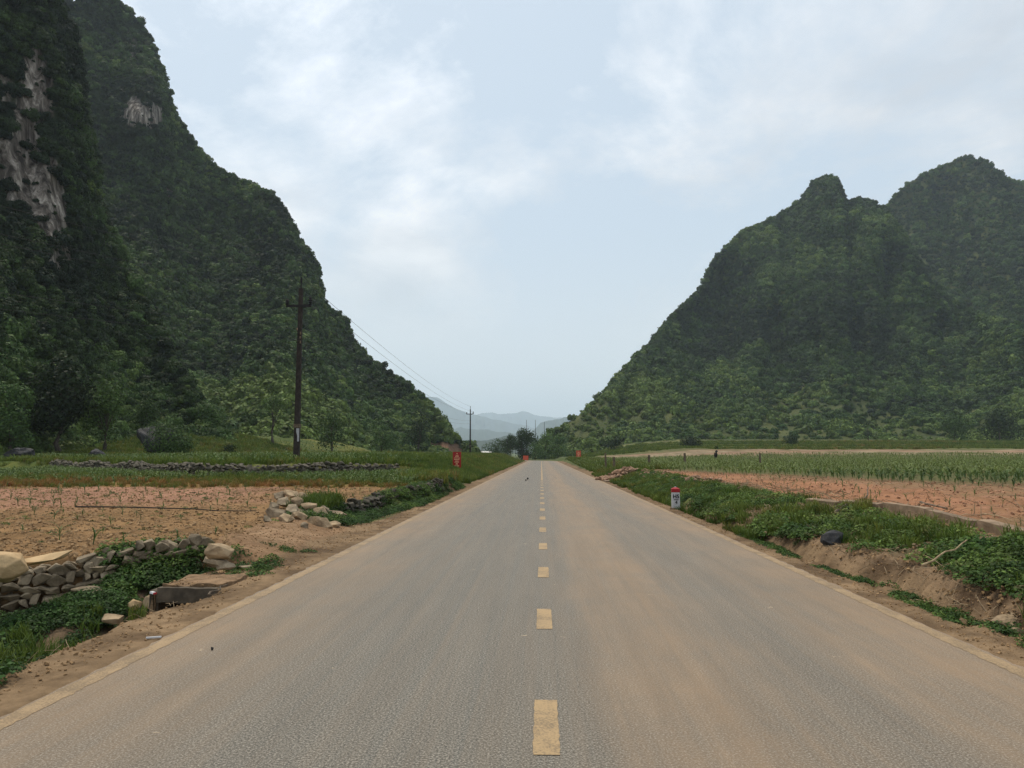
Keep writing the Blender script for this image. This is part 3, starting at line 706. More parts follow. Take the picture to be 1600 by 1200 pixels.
# far ranges, kilometres away
def ranges(name, sil, d0, d1, ur, seed):
    return hill(name, sil, [(ur[0], d0), (ur[1], d0)], [(ur[0], d1), (ur[1], d1)], ur, M['hill'], amp=.05, pw=1.2, na=260, nr=26, seed=seed, zb=-5, fg=40, fv=30)
ranges('distant_hills', [(500, 590), (600, 605), (655, 618), (668, 619), (684, 621), (700, 632), (716, 640), (735, 648), (760, 652), (800, 660), (850, 672), (900, 690), (1000, 700)], 6600, 8000, (480, 1000), 30)
ranges('distant_hills', [(600, 650), (700, 650), (740, 648), (770, 645), (790, 646), (815, 643), (828, 645), (845, 651), (870, 652), (900, 655), (1000, 650), (1200, 640)], 9500, 11500, (580, 1150), 31)
ranges('distant_hills', [(640, 690), (720, 668), (745, 671), (760, 671), (775, 675), (790, 674), (820, 680), (835, 670), (845, 660), (858, 656), (880, 653), (905, 650), (960, 660)], 4000, 5200, (620, 980), 32)
ranges('distant_hills', [(690, 705), (735, 690), (760, 688), (775, 684), (800, 680), (830, 684), (855, 688), (880, 690), (930, 700)], 1700, 2300, (680, 940), 33)

forest('forest', HL, 74000, .55, 2.8, SRC_FAR, 'dense dark green scrub and trees covering the steep left mountain', .42, seed=1, far_ref=200,
       tint_fn=lambda P: .42 * sm(1 - P[:, 2] / 85) - .06)
forest('forest', HF, 24000, .38, 2.1, SRC_NEAR, 'darker scrub and creepers clinging to the near cliff buttress at far left', .42, seed=2, far_ref=120,
       tint_fn=lambda P: .36 * sm(1 - P[:, 2] / 34) - .04)
forest('forest', HR, 90000, .9, 3.5, SRC_FAR, 'green forest covering the nearer twin topped hill on the right', .50, seed=3, far_ref=400,
       tint_fn=lambda P: .34 * sm(1 - (P[:, 2] - 5) / 60) + .25 * sm((120 - P[:, 0]) / 90) * sm(1 - P[:, 2] / 150) - .08,
       clear=lambda c: 1 - .93 * sm(1.5 - c[:, 2] / 42) * sm((fbm(c[:, 0] / 45, c[:, 1] / 45, c[:, 2] / 30, o=4, s=91) + .17) * 3.5))
forest('forest', HR2, 36000, 1.2, 4.3, SRC_FAR, 'hazy green forest on the pointed hill at the far right', .50, seed=4, far_ref=750)

# ------------------------------------------------------------------ stones
def stone_mesh(name, seed, sx=1, sy=1, sz=.75, mat=None, npts=16, detail=2, rough=.05, power=1.0):
    """angular boulder: hull of random points, edges worn by noise"""
    import bmesh
    r = random.Random(seed); bm = bmesh.new()
    for i in range(npts):
        v = Vector((r.gauss(0, 1), r.gauss(0, 1), r.gauss(0, 1))).normalized() * r.uniform(.82, 1.08)
        bm.verts.new((v.x, v.y, v.z))
    bmesh.ops.convex_hull(bm, input=bm.verts)
    for v in [v for v in bm.verts if not v.link_faces]: bm.verts.remove(v)
    bmesh.ops.triangulate(bm, faces=bm.faces)
    if detail:
        bmesh.ops.bevel(bm, geom=bm.edges[:], offset=.035, segments=1, affect='EDGES')
        bmesh.ops.triangulate(bm, faces=bm.faces)
        for _ in range(detail): bmesh.ops.subdivide_edges(bm, edges=bm.edges[:], cuts=1, use_grid_fill=True)
    co = np.array([v.co[:] for v in bm.verts])
    if rough:
        n = fbm(co[:, 0] * 2.1 + seed, co[:, 1] * 2.1, co[:, 2] * 2.1, o=4, s=seed % 97)
        co = co * (1 + rough * 2 * n)[:, None]
    co = co * np.array([sx, sy, sz])
    F = [[v.index for v in f.verts] for f in bm.faces]
    bm.verts.index_update(); F = [[v.index for v in f.verts] for f in bm.faces]
    bm.free()
    return co, F
def stone(name, loc, size, seed, mat, label, cat='stone', group=None, rot=(0, 0, 0), detail=2, npts=16, rough=.05, sink=.0):
    V, F = stone_mesh(name, seed, size[0] / 2, size[1] / 2, size[2] / 2, npts=npts, detail=detail, rough=rough)
    o = mk(name, V, F, mat); o.location = loc; o.rotation_euler = rot
    tag(o, label, cat, group); return o

def dry_wall(name, line, hfun, bfun, size, mat, label, seed, lean=.12, miss=0.0, depth=2):
    """dry stone wall as one thing: stones in uneven courses along a line of (x, y)"""
    r = random.Random(seed); mb = MB()
    P = [Vector(p) for p in line]; seg = [(P[i + 1] - P[i]).length for i in range(len(P) - 1)]; tot = sum(seg)
    lib = [stone_mesh('s', seed * 31 + k, 1, 1, 1, npts=11, detail=1, rough=.035) for k in range(12)]
    def at(s):
        for i, l in enumerate(seg):
            if s <= l or i == len(seg) - 1:
                d = (P[i + 1] - P[i]).normalized(); return P[i] + d * s, d
            s -= l
    for dd in range(depth):
        s = 0
        while s < tot:
            p, d = at(s); h = hfun(s / tot); b = bfun(p.x, p.y); nrm = Vector((-d.y, d.x))
            z = 0; wmax = 0
            while z < h:
                hh = size * r.uniform(.45, .95); ww = size * r.uniform(.7, 1.5)
                wmax = max(wmax, ww)
                if r.random() > miss:
                    V, F = r.choice(lib); a = r.uniform(-.5, .5) + math.atan2(d.y, d.x)
                    ca_, sa_ = math.cos(a), math.sin(a); tl = r.uniform(-.18, .18)
                    c = p + nrm * (dd * size * .7 + z * lean + r.uniform(-.15, .15) * size)
                    W = V * np.array([ww * .58, size * .5, hh * .60])
                    W = np.stack([W[:, 0], W[:, 1], W[:, 2] + W[:, 0] * tl], 1)
                    W = np.stack([W[:, 0] * ca_ - W[:, 1] * sa_ + c.x + r.uniform(-.2, .2) * size * d.x, W[:, 0] * sa_ + W[:, 1] * ca_ + c.y, W[:, 2] + b + z + hh * .45], 1)
                    mb.add(W, F)
                z += hh * .82
            s += size * r.uniform(.62, 1.0)
    o = mb.build(name, mat); tag(o, label, 'stone wall'); return o
hzf = lambda x, y: hz(x, y)
# near wall: footing in the ditch, face towards the camera
dry_wall('stone_wall', [(-13.5, 9.25), (-9, 9.95), (-7.9, 10.25), (-6.6, 10.75), (-6.1, 11.1), (-5.25, 11.5)],
         lambda s: .84 - .40 * s + .05 * math.sin(s * 23), lambda x, y: float(ip(x, [(-13, -.60), (-7.8, -.55), (-6.5, -.36), (-5.2, -.06)])), .22, M['stone'],
         'low dry stone wall holding up the tilled field above the left ditch', 3, lean=.10)
fwl = [(x, y - .25) for x, y in FARWALL if -60 < x < -7.6]
fwl = [(-39, 55.4)] + [p for p in fwl if p[0] > -38.5] 
dry_wall('stone_wall', [(-36, 53)] + [(-31, 48.8), (-23, 41.3), (-17.6, 37.2), (-11.6, 38.3), (-8.2, 42.6)], lambda s: .50 + .09 * math.sin(s * 31), lambda x, y: hz(x, y - .5) - .05, .30, M['stone_darker'],
         'long dark stone terrace wall across the far side of the left field, below the power pole', 5, lean=.08, miss=.05, depth=2)
dry_wall('stone_wall', [(-5.35, 20.3), (-4.95, 22.6), (-4.75, 25), (-4.42, 28), (-4.25, 31.5)], lambda s: .38 + .30 * s + .05 * math.sin(s * 37), lambda x, y: hz(x + .45, y) - .12, .24, M['stone_darker'],
         'weedy dry stone wall rising beside the left road edge, ahead of the rock heap', 9, lean=.10, miss=.04)

# big single stones
X = lambda u, v, z: gp(u, v, z)
def stp(u, v, z, dz=0): x, y = gp(u, v, z); return (x, y, z + dz)
stone('boulder', stp(2, 884, .30), (.66, .50, .42), 41, M['stone_flat'], 'smooth rounded tan boulder on top of the left wall at the photo edge', 'boulder', detail=3, npts=34, rough=.02)
stone('boulder', stp(26, 874, .34), (.24, .2, .2), 47, M['stone_warm'], 'small orange rock wedged between the rounded boulder and the pale slab', 'boulder')
slab = stone('stone_slab', stp(58, 872, .33), (.98, .55, .16), 43, M['stone_flat'], 'flat pale sandstone slab lying on top of the near stone wall', 'stone slab', rot=(.12, -.13, .25), npts=14, rough=.025)
stone('boulder', stp(342, 862, .25), (.46, .36, .30), 51, M['stone_warm'], 'pale block capping the short rock stack at the right end of the near wall', 'boulder', rot=(.1, .15, .5))
stone('boulder', stp(336, 877, .1), (.42, .30, .19), 52, M['stone'], 'flat grey rock under the pale capping block at the wall end', 'boulder', rot=(0, .1, -.2))
stone('boulder', stp(353, 884, .04), (.34, .26, .15), 53, M['stone'], 'small grey rock at the foot of the stack by the wall end', 'boulder')
stone('boulder', stp(383, 886, .02), (.30, .16, .07), 54, M['stone'], 'thin dark stone flat on the dirt right of the wall end', 'boulder')
stone('boulder', stp(210, 945, -.30), (.20, .18, .15), 55, M['stone_flat'], 'small whitish rock lying in the ditch weeds left of the culvert', 'boulder')
stone('boulder', stp(140, 922, -.22), (.52, .34, .12), 56, M['stone'], 'flat grey rock half buried in ditch weeds below the near wall', 'boulder')
stone('boulder', stp(236, 940, -.28), (.26, .2, .22), 57, M['stone_warm'], 'brown rock against the left side of the culvert mouth', 'boulder')
stone('boulder', stp(178, 966, -.35), (.30, .24, .16), 58, M['stone_warm'], 'reddish brown rock on the ditch bank below the white rock', 'boulder')
stone('boulder', stp(1301, 842, .30), (.44, .34, .30), 61, M['stone_dark'], 'shiny black boulder on the right bank among the weeds', 'boulder', rot=(0, -.2, .4))
stone('boulder', stp(1570, 978, -.04), (.42, .26, .24), 62, M['stone_warm'], 'pale angular rock sticking out of the foot of the right cut bank', 'boulder')
stone('boulder', stp(1592, 992, -.06), (.30, .24, .14), 63, M['stone_warm'], 'small pale rock at the bank foot nearest the right photo edge', 'boulder')
stone('boulder', stp(1488, 947, -.05), (.22, .14, .08), 64, M['stone_flat'], 'small cream stone at the bank foot beside trailing weeds', 'boulder')
stone('boulder', stp(1456, 800, .52), (.26, .2, .16), 65, M['stone_flat'], 'cream rock on the red soil behind the concrete edging', 'boulder')
stone('boulder', stp(1432, 797, .52), (.2, .16, .15), 66, M['stone_warm'], 'tan rock just left of the cream rock on red soil', 'boulder')

# heap of rough blocks on the left
heap = [(430, 822, .02, .42), (448, 829, -.02, .40), (468, 824, .0, .38), (490, 827, -.02, .40), (508, 828, -.02, .44), (440, 806, .14, .40), (462, 808, .14, .42), (482, 812, .1, .40), (452, 796, .28, .46), (470, 800, .26, .36),
        (434, 797, .24, .38), (498, 818, .05, .36), (520, 826, -.02, .30), (476, 833, -.02, .24), (425, 812, .1, .34), (415, 829, 0, .26), (505, 814, .1, .26), (455, 817, .1, .34)]
where_h = ['front left corner of the heap', 'front of the heap, second from its left', 'middle of the heap front', 'front of the heap, right of its middle', 'low right side of the heap', 'left flank, one layer up', 'centre of the second layer', 'right flank, one layer up', 'very top of the heap', 'top of the heap, right of the peak',
           'top left shoulder of the heap', 'right slope of the heap', 'far right tail of the heap', 'dirt just before the heap', 'outer left side of the heap', 'dirt left of the heap, a little apart', 'upper right slope of the heap', 'core of the heap between larger blocks']
for k, (u, v, z, s) in enumerate(heap):
    r = random.Random(900 + k)
    x, y = gp(u, v, 0.05 + z * .5)
    stone('rock', (x, y + z * .5, max(hz(x, y), 0) + z * .8 + s * .14), (s * r.uniform(1.0, 1.4), s * r.uniform(.85, 1.15), s * r.uniform(.6, .95)), 300 + k, M['stone_warm'] if r.random() < .6 else M['stone'],
          'rough tan block, %s, left roadside' % where_h[k], 'rock', 'rocks in the roadside heap', rot=(r.uniform(-.4, .4), r.uniform(-.4, .4), r.uniform(0, 3)))
# right heap of reddish field stones beside the road, and its long tail
protoR = [mk('rubble_stone', *stone_mesh('r', 500 + k, .5, .42, .34, npts=12, detail=1, rough=.05), M['stone_red']) for k in range(8)]
for o in protoR: tag(o, 'reddish brown stone in the rubble heap beside the right road edge', 'rubble', 'stones of the right roadside heap')
rr_ = random.Random(77); usedp = 0
def rub(x, y, z, s, label=None, group=None):
    global usedp
    o = protoR[usedp] if usedp < len(protoR) else rr_.choice(protoR).copy()
    if usedp >= len(protoR): COL.objects.link(o)
    usedp += 1
    o.location = (x, y, z); o.scale = (s * rr_.uniform(.8, 1.4), s, s * rr_.uniform(.7, 1.1)); o.rotation_euler = (rr_.uniform(-.5, .5), rr_.uniform(-.5, .5), rr_.uniform(0, 6))
    if label: o['label'] = label; o['group'] = group
for k in range(95):
    a = rr_.random() * 6.28; q = rr_.random() ** .6
    x = 5.15 + 1.55 * q * math.cos(a); y = 49.5 + 1.5 * q * math.sin(a)
    zz_ = (1 - q) * .50 * rr_.uniform(.2, 1) + .05
    pl = ('top' if zz_ > .27 else 'left end' if x < 4.6 else 'right end' if x > 5.7 else 'front' if y < 49.5 else 'back')
    rub(x, y, max(hz(x, y), 0) + zz_, rr_.uniform(.28, .52), 'reddish brown stone at the %s of the right roadside rubble heap' % pl, 'stones of the right roadside heap')
for k in range(70):
    t = rr_.random(); x = 6.2 + .4 * t + rr_.gauss(0, .35); y = 46 - 17 * t + rr_.gauss(0, .5)
    rub(x, y, hz(x, y) + .06 + rr_.random() * .12, rr_.uniform(.16, .36), 'small brown stone in the %s stretch of the low rubble row' % ('farthest' if y > 42 else 'far' if y > 38 else 'middle' if y > 34 else 'nearest'), 'stones of the low rubble row')

# ------------------------------------------------------------------ culvert, concrete edging
cv = empty('culvert', (-4.62, 9.9, 0)); tag(cv, 'small concrete culvert slab bridging the left ditch over a dark opening', 'culvert')
def wobbox(x0, x1, y0, y1, z0, z1, seed, amt=.012, div=8):
    import bmesh
    bm = bmesh.new(); bmesh.ops.create_cube(bm, size=1)
    bmesh.ops.bevel(bm, geom=bm.edges[:], offset=.02, segments=1, affect='EDGES')
    bmesh.ops.subdivide_edges(bm, edges=bm.edges[:], cuts=div, use_grid_fill=True)
    co = np.array([v.co[:] for v in bm.verts]); bm.verts.index_update(); F = [[v.index for v in f.verts] for f in bm.faces]; bm.free()
    V = co * np.array([x1 - x0, y1 - y0, z1 - z0]) + np.array([(x0 + x1) / 2, (y0 + y1) / 2, (z0 + z1) / 2])
    for ax in range(3): V[:, ax] += amt * fbm(V[:, 0] * 5 + ax * 9, V[:, 1] * 5, V[:, 2] * 5, o=3, s=seed)
    return V, F
mk('deck', *wobbox(-.33, .46, -.42, .42, -.20, -.006, 1, .016), M['concrete'], cv)
M['dirt'] = mat_noise('trodden_dirt', (.12, .075, .04), (.26, .165, .09), 6, .95, .6, 30, dist=.02)
mk('dirt_cover', *wobbox(-.29, .50, -.33, .46, -.035, .018, 9, .045), M['dirt'], cv)
mk('side_wall', *wobbox(-.46, -.335, -.34, .40, -.62, -.06, 2), M['concrete'], cv)
mk('side_wall', *wobbox(.36, .50, -.36, .40, -.62, -.21, 3), M['concrete'], cv)
kerbs = [((7.30, 11.6), (7.45, 12.9), .30), ((7.40, 13.1), (7.50, 14.7), .33), ((7.55, 14.85), (7.42, 16.3), .34), ((7.35, 16.45), (7.05, 17.7), .30), ((6.98, 17.8), (6.70, 18.9), .26)]
kl = ['concrete edging block nearest the right photo edge, half sunk in weeds', 'second concrete edging block along the red field, tilted', 'longest concrete edging block, middle of the row beside red soil', 'fourth concrete edging block, by the dry stalks', 'farthest short concrete edging block at the field edge']
for k, ((x0, y0), (x1, y1), h) in enumerate(kerbs):
    Ln = math.hypot(x1 - x0, y1 - y0)
    o = mk('edging_block', *wobbox(-Ln / 2, Ln / 2, -.10, .10, -.28, .12, 20 + k), M['concrete_tan'])
    o.location = ((x0 + x1) / 2, (y0 + y1) / 2, hz(7.6, (y0 + y1) / 2) + .08); o.rotation_euler = (random.uniform(-.12, .12), random.uniform(-.05, .05), math.atan2(y1 - y0, x1 - x0))
    tag(o, kl[k], 'concrete block', 'concrete edging along the red field')
o = mk('concrete_slab', *wobbox(-1.0, 1.0, -.5, .5, -.2, .03, 31), M['concrete_tan']); o.location = (4.95, 46.6, .05); o.rotation_euler = (0, 0, .05)
tag(o, 'dusty concrete access slab over the right ditch before the rubble heap', 'concrete slab')
o = mk('stone_slab', *wobbox(-.6, .6, -.35, .35, -.2, .05, 32), M['concrete_tan']); o.location = (*gp(500, 798, .32), .26); o.rotation_euler = (.05, .1, .5)
tag(o, 'flat dusty slab on the field edge behind the weedy left wall end', 'stone slab')

# ------------------------------------------------------------------ kilometre post
def text_mesh(txt, size, mat, parent, loc, rot, name, ext=.002, bend_r=None):
    cu = bpy.data.curves.new(name, 'FONT'); cu.body = txt; cu.size = size; cu.align_x = 'CENTER'; cu.align_y = 'CENTER'; cu.extrude = ext; cu.offset = size * .035
    t = bpy.data.objects.new(name, cu); COL.objects.link(t)
    dg = bpy.context.evaluated_depsgraph_get(); me = bpy.data.meshes.new_from_object(t.evaluated_get(dg)); COL.objects.unlink(t); bpy.data.objects.remove(t)
    me.materials.clear(); me.materials.append(mat); o = bpy.data.objects.new(name, me); COL.objects.link(o); o.parent = parent; o.location = loc; o.rotation_euler = rot
    return o
kx, ky = gp(1056, 795, 0)
km = empty('distance_post', (kx, ky, -.02), -.10); tag(km, 'white concrete distance post with red cap and black H5 lettering on the right verge', 'distance post')
MB().box(-.128, .128, -.085, .085, 0, .535, .006, .004).build('post_body', M['white'], km)
mb = MB().box(-.134, .134, -.091, .091, .537, .64, 0, 0); mb.box(-.134, .134, -.091, .091, .642, .69, .085, .06); mb.build('cap', M['red'], km)
mb = MB().box(-.03, .03, -.02, .02, .692, .712, .01, .006); mb.build('finial', M['white'], km)
MB().box(-.19, -.02, -.17, -.05, 0.0, .06, .01, .01).build('footing', M['concrete_tan'], km)
text_mesh('H5', .165, M['ink'], km, (.008, -.0915, .405), (math.pi / 2, 0, 0), 'lettering')
MB().box(-.06, .085, -.093, -.0855, .296, .318).build('lettering_bar', M['ink'], km)
text_mesh('4', .135, M['ink'], km, (.012, -.0915, .225), (math.pi / 2, 0, 0), 'lettering')

# ------------------------------------------------------------------ red signs
def sign(loc, w, h, z0, rz, mat, label, rows=True, seed=1):
    s = empty('sign', loc, rz); tag(s, label, 'sign')
    MB().box(-w / 2, w / 2, -.02, .02, z0, z0 + h).build('panel', mat, s)
    mb = MB()
    for a, b, c, d in ((-w / 2 - .02, -w / 2 + .02, z0 - .02, z0 + h + .02), (w / 2 - .02, w / 2 + .02, z0 - .02, z0 + h + .02)): mb.box(a, b, -.035, -.021, c, d)
    mb.box(-w / 2 + .021, w / 2 - .021, -.034, -.021, z0 + h - .02, z0 + h + .02); mb.box(-w / 2 + .021, w / 2 - .021, -.034, -.021, z0 - .02, z0 + .02)
    mb.build('frame', mat, s)
    for sx in (-1, 1): MB().box(sx * w * .36 - .025, sx * w * .36 + .025, .021, .07, -.15, z0 + h * .95).build('leg', M['black'], s)
    if rows:
        r = random.Random(seed); mb = MB()
        n = 5; V = [(0, 0)]; cz = z0 + h * .92
        pts = [(math.cos(math.pi / 2 + k * math.pi / 5) * (.05 if k % 2 == 0 else .022), math.sin(math.pi / 2 + k * math.pi / 5) * (.05 if k % 2 == 0 else .022)) for k in range(10)]
        mb.add([(0, -.0215, cz)] + [(a, -.0215, cz + b) for a, b in pts], [(0, (k + 1) % 10 + 1, k + 1) for k in range(10)])
        mb.build('star', M['yellow'], s)
        lens = [.34, .46, .78, .70, .44, .60, .28, .30, .56, .50]; zs = [.80, .72, .635, .545, .455, .39, .32, .26, .175, .105]
        mb = MB()
        for ln, zf_ in zip(lens, zs):
            x = -w * ln / 2
            while x < w * ln / 2 - .02:                      # unreadable from here: small strokes of lettering
                k_ = h / 1.9; ww = r.uniform(.025, .055) * k_; hh = r.uniform(.05, .065) * k_
                mb.box(x, x + ww, -.0235, -.0205, z0 + h * zf_, z0 + h * zf_ + hh); x += ww + r.uniform(.012, .022) * k_
        mb.build('lettering', M['yellow'], s)
    return s
sx_, sy_ = hit(714, 734); sg = hz(sx_, sy_)
sign((sx_, sy_, sg), 12.4 * sy_ / FPX, 26 * sy_ / FPX, .06, -.12, M['sign_red'], 'tall red sign with rows of yellow lettering on the left grass bank')
x_, y_ = gp(904, 721.5, .25); sign((x_, y_, hz(x_, y_)), .95, 1.45, .12, .25, M['sign_orange'], 'narrow faded red sign on the right verge far ahead', seed=2)
x_, y_ = -3.9, 203; sign((-4.4, 207, 0), 1.45, 1.25, .1, 0, M['sign_orange'], 'small squarish red sign where the road bends left', rows=False)

# ------------------------------------------------------------------ power poles and cables
def power_pole(loc, H, label, rz=0, plate=True, sc=1.0):
    p = empty('power_pole', loc, rz); tag(p, label, 'power pole', 'power poles of the left line')
    MB().box(-.175, .175, -.13, .13, -.3, H * .93, .065, .04).build('shaft', M['pole'], p)
    MB().tube([(0, 0, H * .93), (0, 0, H * .962)], [.045, .04], 8).build('top_pin', M['black'], p)
    ins = [(.045, 0), (.075, .02), (.05, .05), (.085, .07), (.055, .11), (.08, .13), (.05, .17), (.06, .2), (.03, .24)]
    MB().lathe([(r, z * 1.5) for r, z in ins], 12, (0, 0, H * .962)).build('insulator', M['black'], p)
    za = H * .832
    arm = MB().box(-.86, .72, -.16, -.10, za - .08, za + .08).build('crossarm', M['black'], p)
    for x, k in ((-.80, 1.5), (.66, 2.1)):
        MB().lathe([(r * 1.6, z * k) for r, z in ins], 12, (x, -.13, za + .055)).build('insulator', M['black'], p)
    MB().box(.22, .44, -.18, -.11, za - .12, za - .055, .04, 0).build('brace', M['black'], p)
    for i, (z, x) in enumerate(((H * .70, -.1), (H * .678, .12), (H * .655, .1), (H * .63, .12))):
        MB().box(-.17, .17, -.16, -.145, z - .02, z + .02).build('clamp_band', M['black'], p)
        MB().lathe([(r * .55, z_ * .7) for r, z_ in ins], 10, (x, -.22, z - .05)).build('shackle', M['concrete_tan'], p)
    MB().box(-.19, .19, -.15, .15, 2.0, 2.22).build('band', M['wood'], p)
    if plate:
        V = [(.0, -.165, 1.95), (.175, -.165, 1.95), (.175, -.165, 1.15), (.07, -.165, 1.15), (.07, -.165, 1.5), (.0, -.165, 1.72)]
        V2 = [(a, -.135, c) for a, b, c in V]; n = 6
        MB().add(V + V2, [tuple(range(6)), tuple(reversed(range(6, 12)))] + [(i, i + 6, (i + 1) % 6 + 6, (i + 1) % 6) for i in range(6)]).build('plate', M['grey'], p)
    return p, za
P1 = gp(463, 719, 1.35); g1 = hz(*P1)
H1 = atd(466, 431, P1[1])[2] - g1
pole1, za1 = power_pole((P1[0], P1[1], g1), H1, 'tall dark concrete power pole with crossarm standing in the left field')
P2y = 166.0; x2, _, zt2 = atd(735, 634, P2y); g2 = hz(x2, P2y)
pole2, za2 = power_pole((x2, P2y, g2), zt2 - g2, 'smaller power pole far along the left line near the end of the mountain', 0, plate=False)
def cable(a, b, sag, label, rad=.016, n=40):
    pts = [(a[0] + (b[0] - a[0]) * t, a[1] + (b[1] - a[1]) * t, a[2] + (b[2] - a[2]) * t - 4 * sag * t * (1 - t)) for t in np.linspace(0, 1, n)]
    o = MB().tube(pts, rad, 5).build('cable', M['cable']); tag(o, label, 'cable', 'overhead cables'); return o
P0 = (P1[0] - 44, P1[1] - 106)
def att(P, g, H, za, k):
    return {'top': (P[0], P[1], g + H * .99), 'left': (P[0] - .8, P[1] - .13, g + za + .42), 'right': (P[0] + .66, P[1] - .13, g + za + .5),
            'mid': (P[0] - .1, P[1] - .22, g + H * .70), 'low': (P[0] + .1, P[1] - .22, g + H * .64)}[k]
nm = {'top': 'highest cable', 'left': 'cable on the left crossarm end', 'right': 'cable on the right crossarm end', 'mid': 'upper of the two low cables', 'low': 'lowest cable'}
for k in nm:
    a = att(P1, g1, H1, za1, k); b = att((x2, P2y), g2, zt2 - g2, za2, k)
    cable(a, b, 1.1 if k in ('top', 'left', 'right') else 1.6, nm[k] + ', between the two left poles', .012)
    c = att(P0, g1 + 1.0, H1, za1, k)
    cable(c, a, 2.2 if k in ('top', 'left', 'right') else 2.6, nm[k] + ', from near pole leftward', .008)
def thin_pole(u, vt, y, vb, label, r=.14):
    x, _, zt = atd(u, vt, y); g = hz(x, y) if y < 320 else 0
    o = MB().tube([(x, y, g - .2), (x, y, g + (zt - g) * .6), (x, y, zt)], [r, r * .75, r * .5], 8).build('pole', M['pole']); tag(o, label, 'pole', 'distant thin poles')
thin_pole(822.5, 656, 300, 712, 'thin distant pole rising above the dark trees at the road end, left one')
thin_pole(836.5, 656, 300, 712, 'thin distant pole rising above the trees, right of the dark crown')
thin_pole(850.5, 659, 310, 712, 'faint distant pole nearest the foot of the right hill')
thin_pole(792.5, 686, 205, 712, 'short dark pole by the conical bush at the road end', .09)
thin_pole(753, 697, 260, 712, 'short thin pole in front of the pale roofed house', .09)

# ------------------------------------------------------------------ fence posts on the right, stump, sticks, litter
fp = [(947, 708, 735, 'thin dark post just behind the rubble heap'), (960, 714, 733, 'grey post right of the thin dark post behind the rubble heap'), (1014.5, 711, 729, 'grey post alone between the rubble heap and the tall weeds'),
      (1070, 708, 729, 'grey post in the maize, directly above the distance post'), (1188, 708, 729, 'rightmost grey post in the maize field')]
for k, (u, vt, vb, lb) in enumerate(fp):
    x, y = hit(u, vb); g = hz(x, y); zt = atd(u, vt, y)[2]
    o = MB().box(-.08, .08, -.08, .08, -.1, zt - g, .012, .012).build('fence_post', M['wood']); o.location = (x, y, g); o.rotation_euler = (0, random.uniform(-.04, .04), .3 * k)
    tag(o, lb, 'fence post', 'posts of the right field')
x, y = gp(1050, 771, .42); o = MB().tube([(0, 0, -.1), (.01, 0, .4), (-.03, 0, .72)], [.022, .018, .012], 6).build('stake', M['wood']); o.location = (x, y, hz(x, y)); tag(o, 'thin stake behind the distance post', 'stake')
x, y, z = atd(1118, 719, 106); g = hz(x, y)
st = empty('stump', (x, y, g)); tag(st, 'black crooked stump with a green sprig, alone beyond the right maize', 'stump')
V, F = stone_mesh('stump', 88, .36, .3, .62, npts=18, detail=2, rough=.12); V[:, 2] += .35; mk('trunk', V, F, M['black'], st)
V, F = stone_mesh('stump', 89, .22, .18, .3, npts=14, detail=1, rough=.12); V = V + np.array([.18, 0, 1.0]); mk('branch', V, F, M['black'], st)
r = np.random.default_rng(4); P, Q = crown_cloud(90, [(.15, 0, 1.5, .32)], r); V, F = cards(P, Q, .13 * np.ones(len(P)), r); mk('foliage', V, F, M['weed'], st)
def stick(u0, v0, z0, u1, v1, z1, rad, label, kinks=.03, mat='straw', name='stick'):
    a = Vector((*gp(u0, v0, z0), z0)); b = Vector((*gp(u1, v1, z1), z1)); r = random.Random(int(u0)); pts = []
    for i in range(7): p = a.lerp(b, i / 6); pts.append((p.x + r.uniform(-kinks, kinks), p.y + r.uniform(-kinks, kinks), p.z + r.uniform(0, kinks)))
    o = MB().tube(pts, [rad * (1 - .08 * i) for i in range(7)], 6).build(name, M[mat]); tag(o, label, 'stick'); return o
stick(1443, 884, .36, 1512, 846, .62, .013, 'long broken pale stalk lying down the right bank in front of the weeds')
stick(1352, 781, .50, 1357, 760, .75, .022, 'dark upright stub at the edge of the red field', mat='wood', name='stake')
stick(1305, 802, .47, 1328, 785, .62, .03, 'dark leaning stick over the concrete edging', mat='wood')
stick(1440, 786, .50, 1480, 795, .52, .03, 'thick grey branch on the red soil behind the edging', mat='wood')
stick(1395, 790, .5, 1420, 800, .55, .012, 'thin pale twig on the red soil left of the cream rock')
stick(323, 931, .02, 360, 913, .04, .015, 'pair of thin twigs lying right of the culvert slab', mat='wood')
stick(118, 772 + 20, .42, 395, 800, .32, .02, 'dark irrigation hose lying across the left tilled field', .06, 'black', 'hose')
o = MB().box(-.065, .065, -.006, .006, 0, .014).build('stick', M['white']); o.location = (*gp(240, 997, 0), .0); o.rotation_euler = (0, 0, .35); tag(o, 'short white stick lying on the left dirt verge', 'stick')
pk = empty('cigarette_pack', (*gp(240, 924, -.05), -.08), -.7); tag(pk, 'crumpled white packet with a red end lying left of the culvert', 'litter')
MB().box(-.07, .035, -.022, .022, 0, .022, .004, .004).build('box', M['white'], pk); MB().box(.036, .055, -.022, .022, 0, .023, .004, .004).build('flap', M['red'], pk)
for u, v, s, lb in ((824.5, 749.5, .16, 'larger of two dark lumps lying on the left lane far ahead'), (821.6, 751.5, .11, 'smaller of two dark lumps lying on the left lane far ahead'), (331, 1016, .03, 'tiny dark crumb on the left lane near the edge line')):
    x, y = gp(u, v, 0); stone('lump', (x, y, s * .5), (s, s, s * 1.2), int(u), M['stone_dark'], lb, 'debris', detail=1)

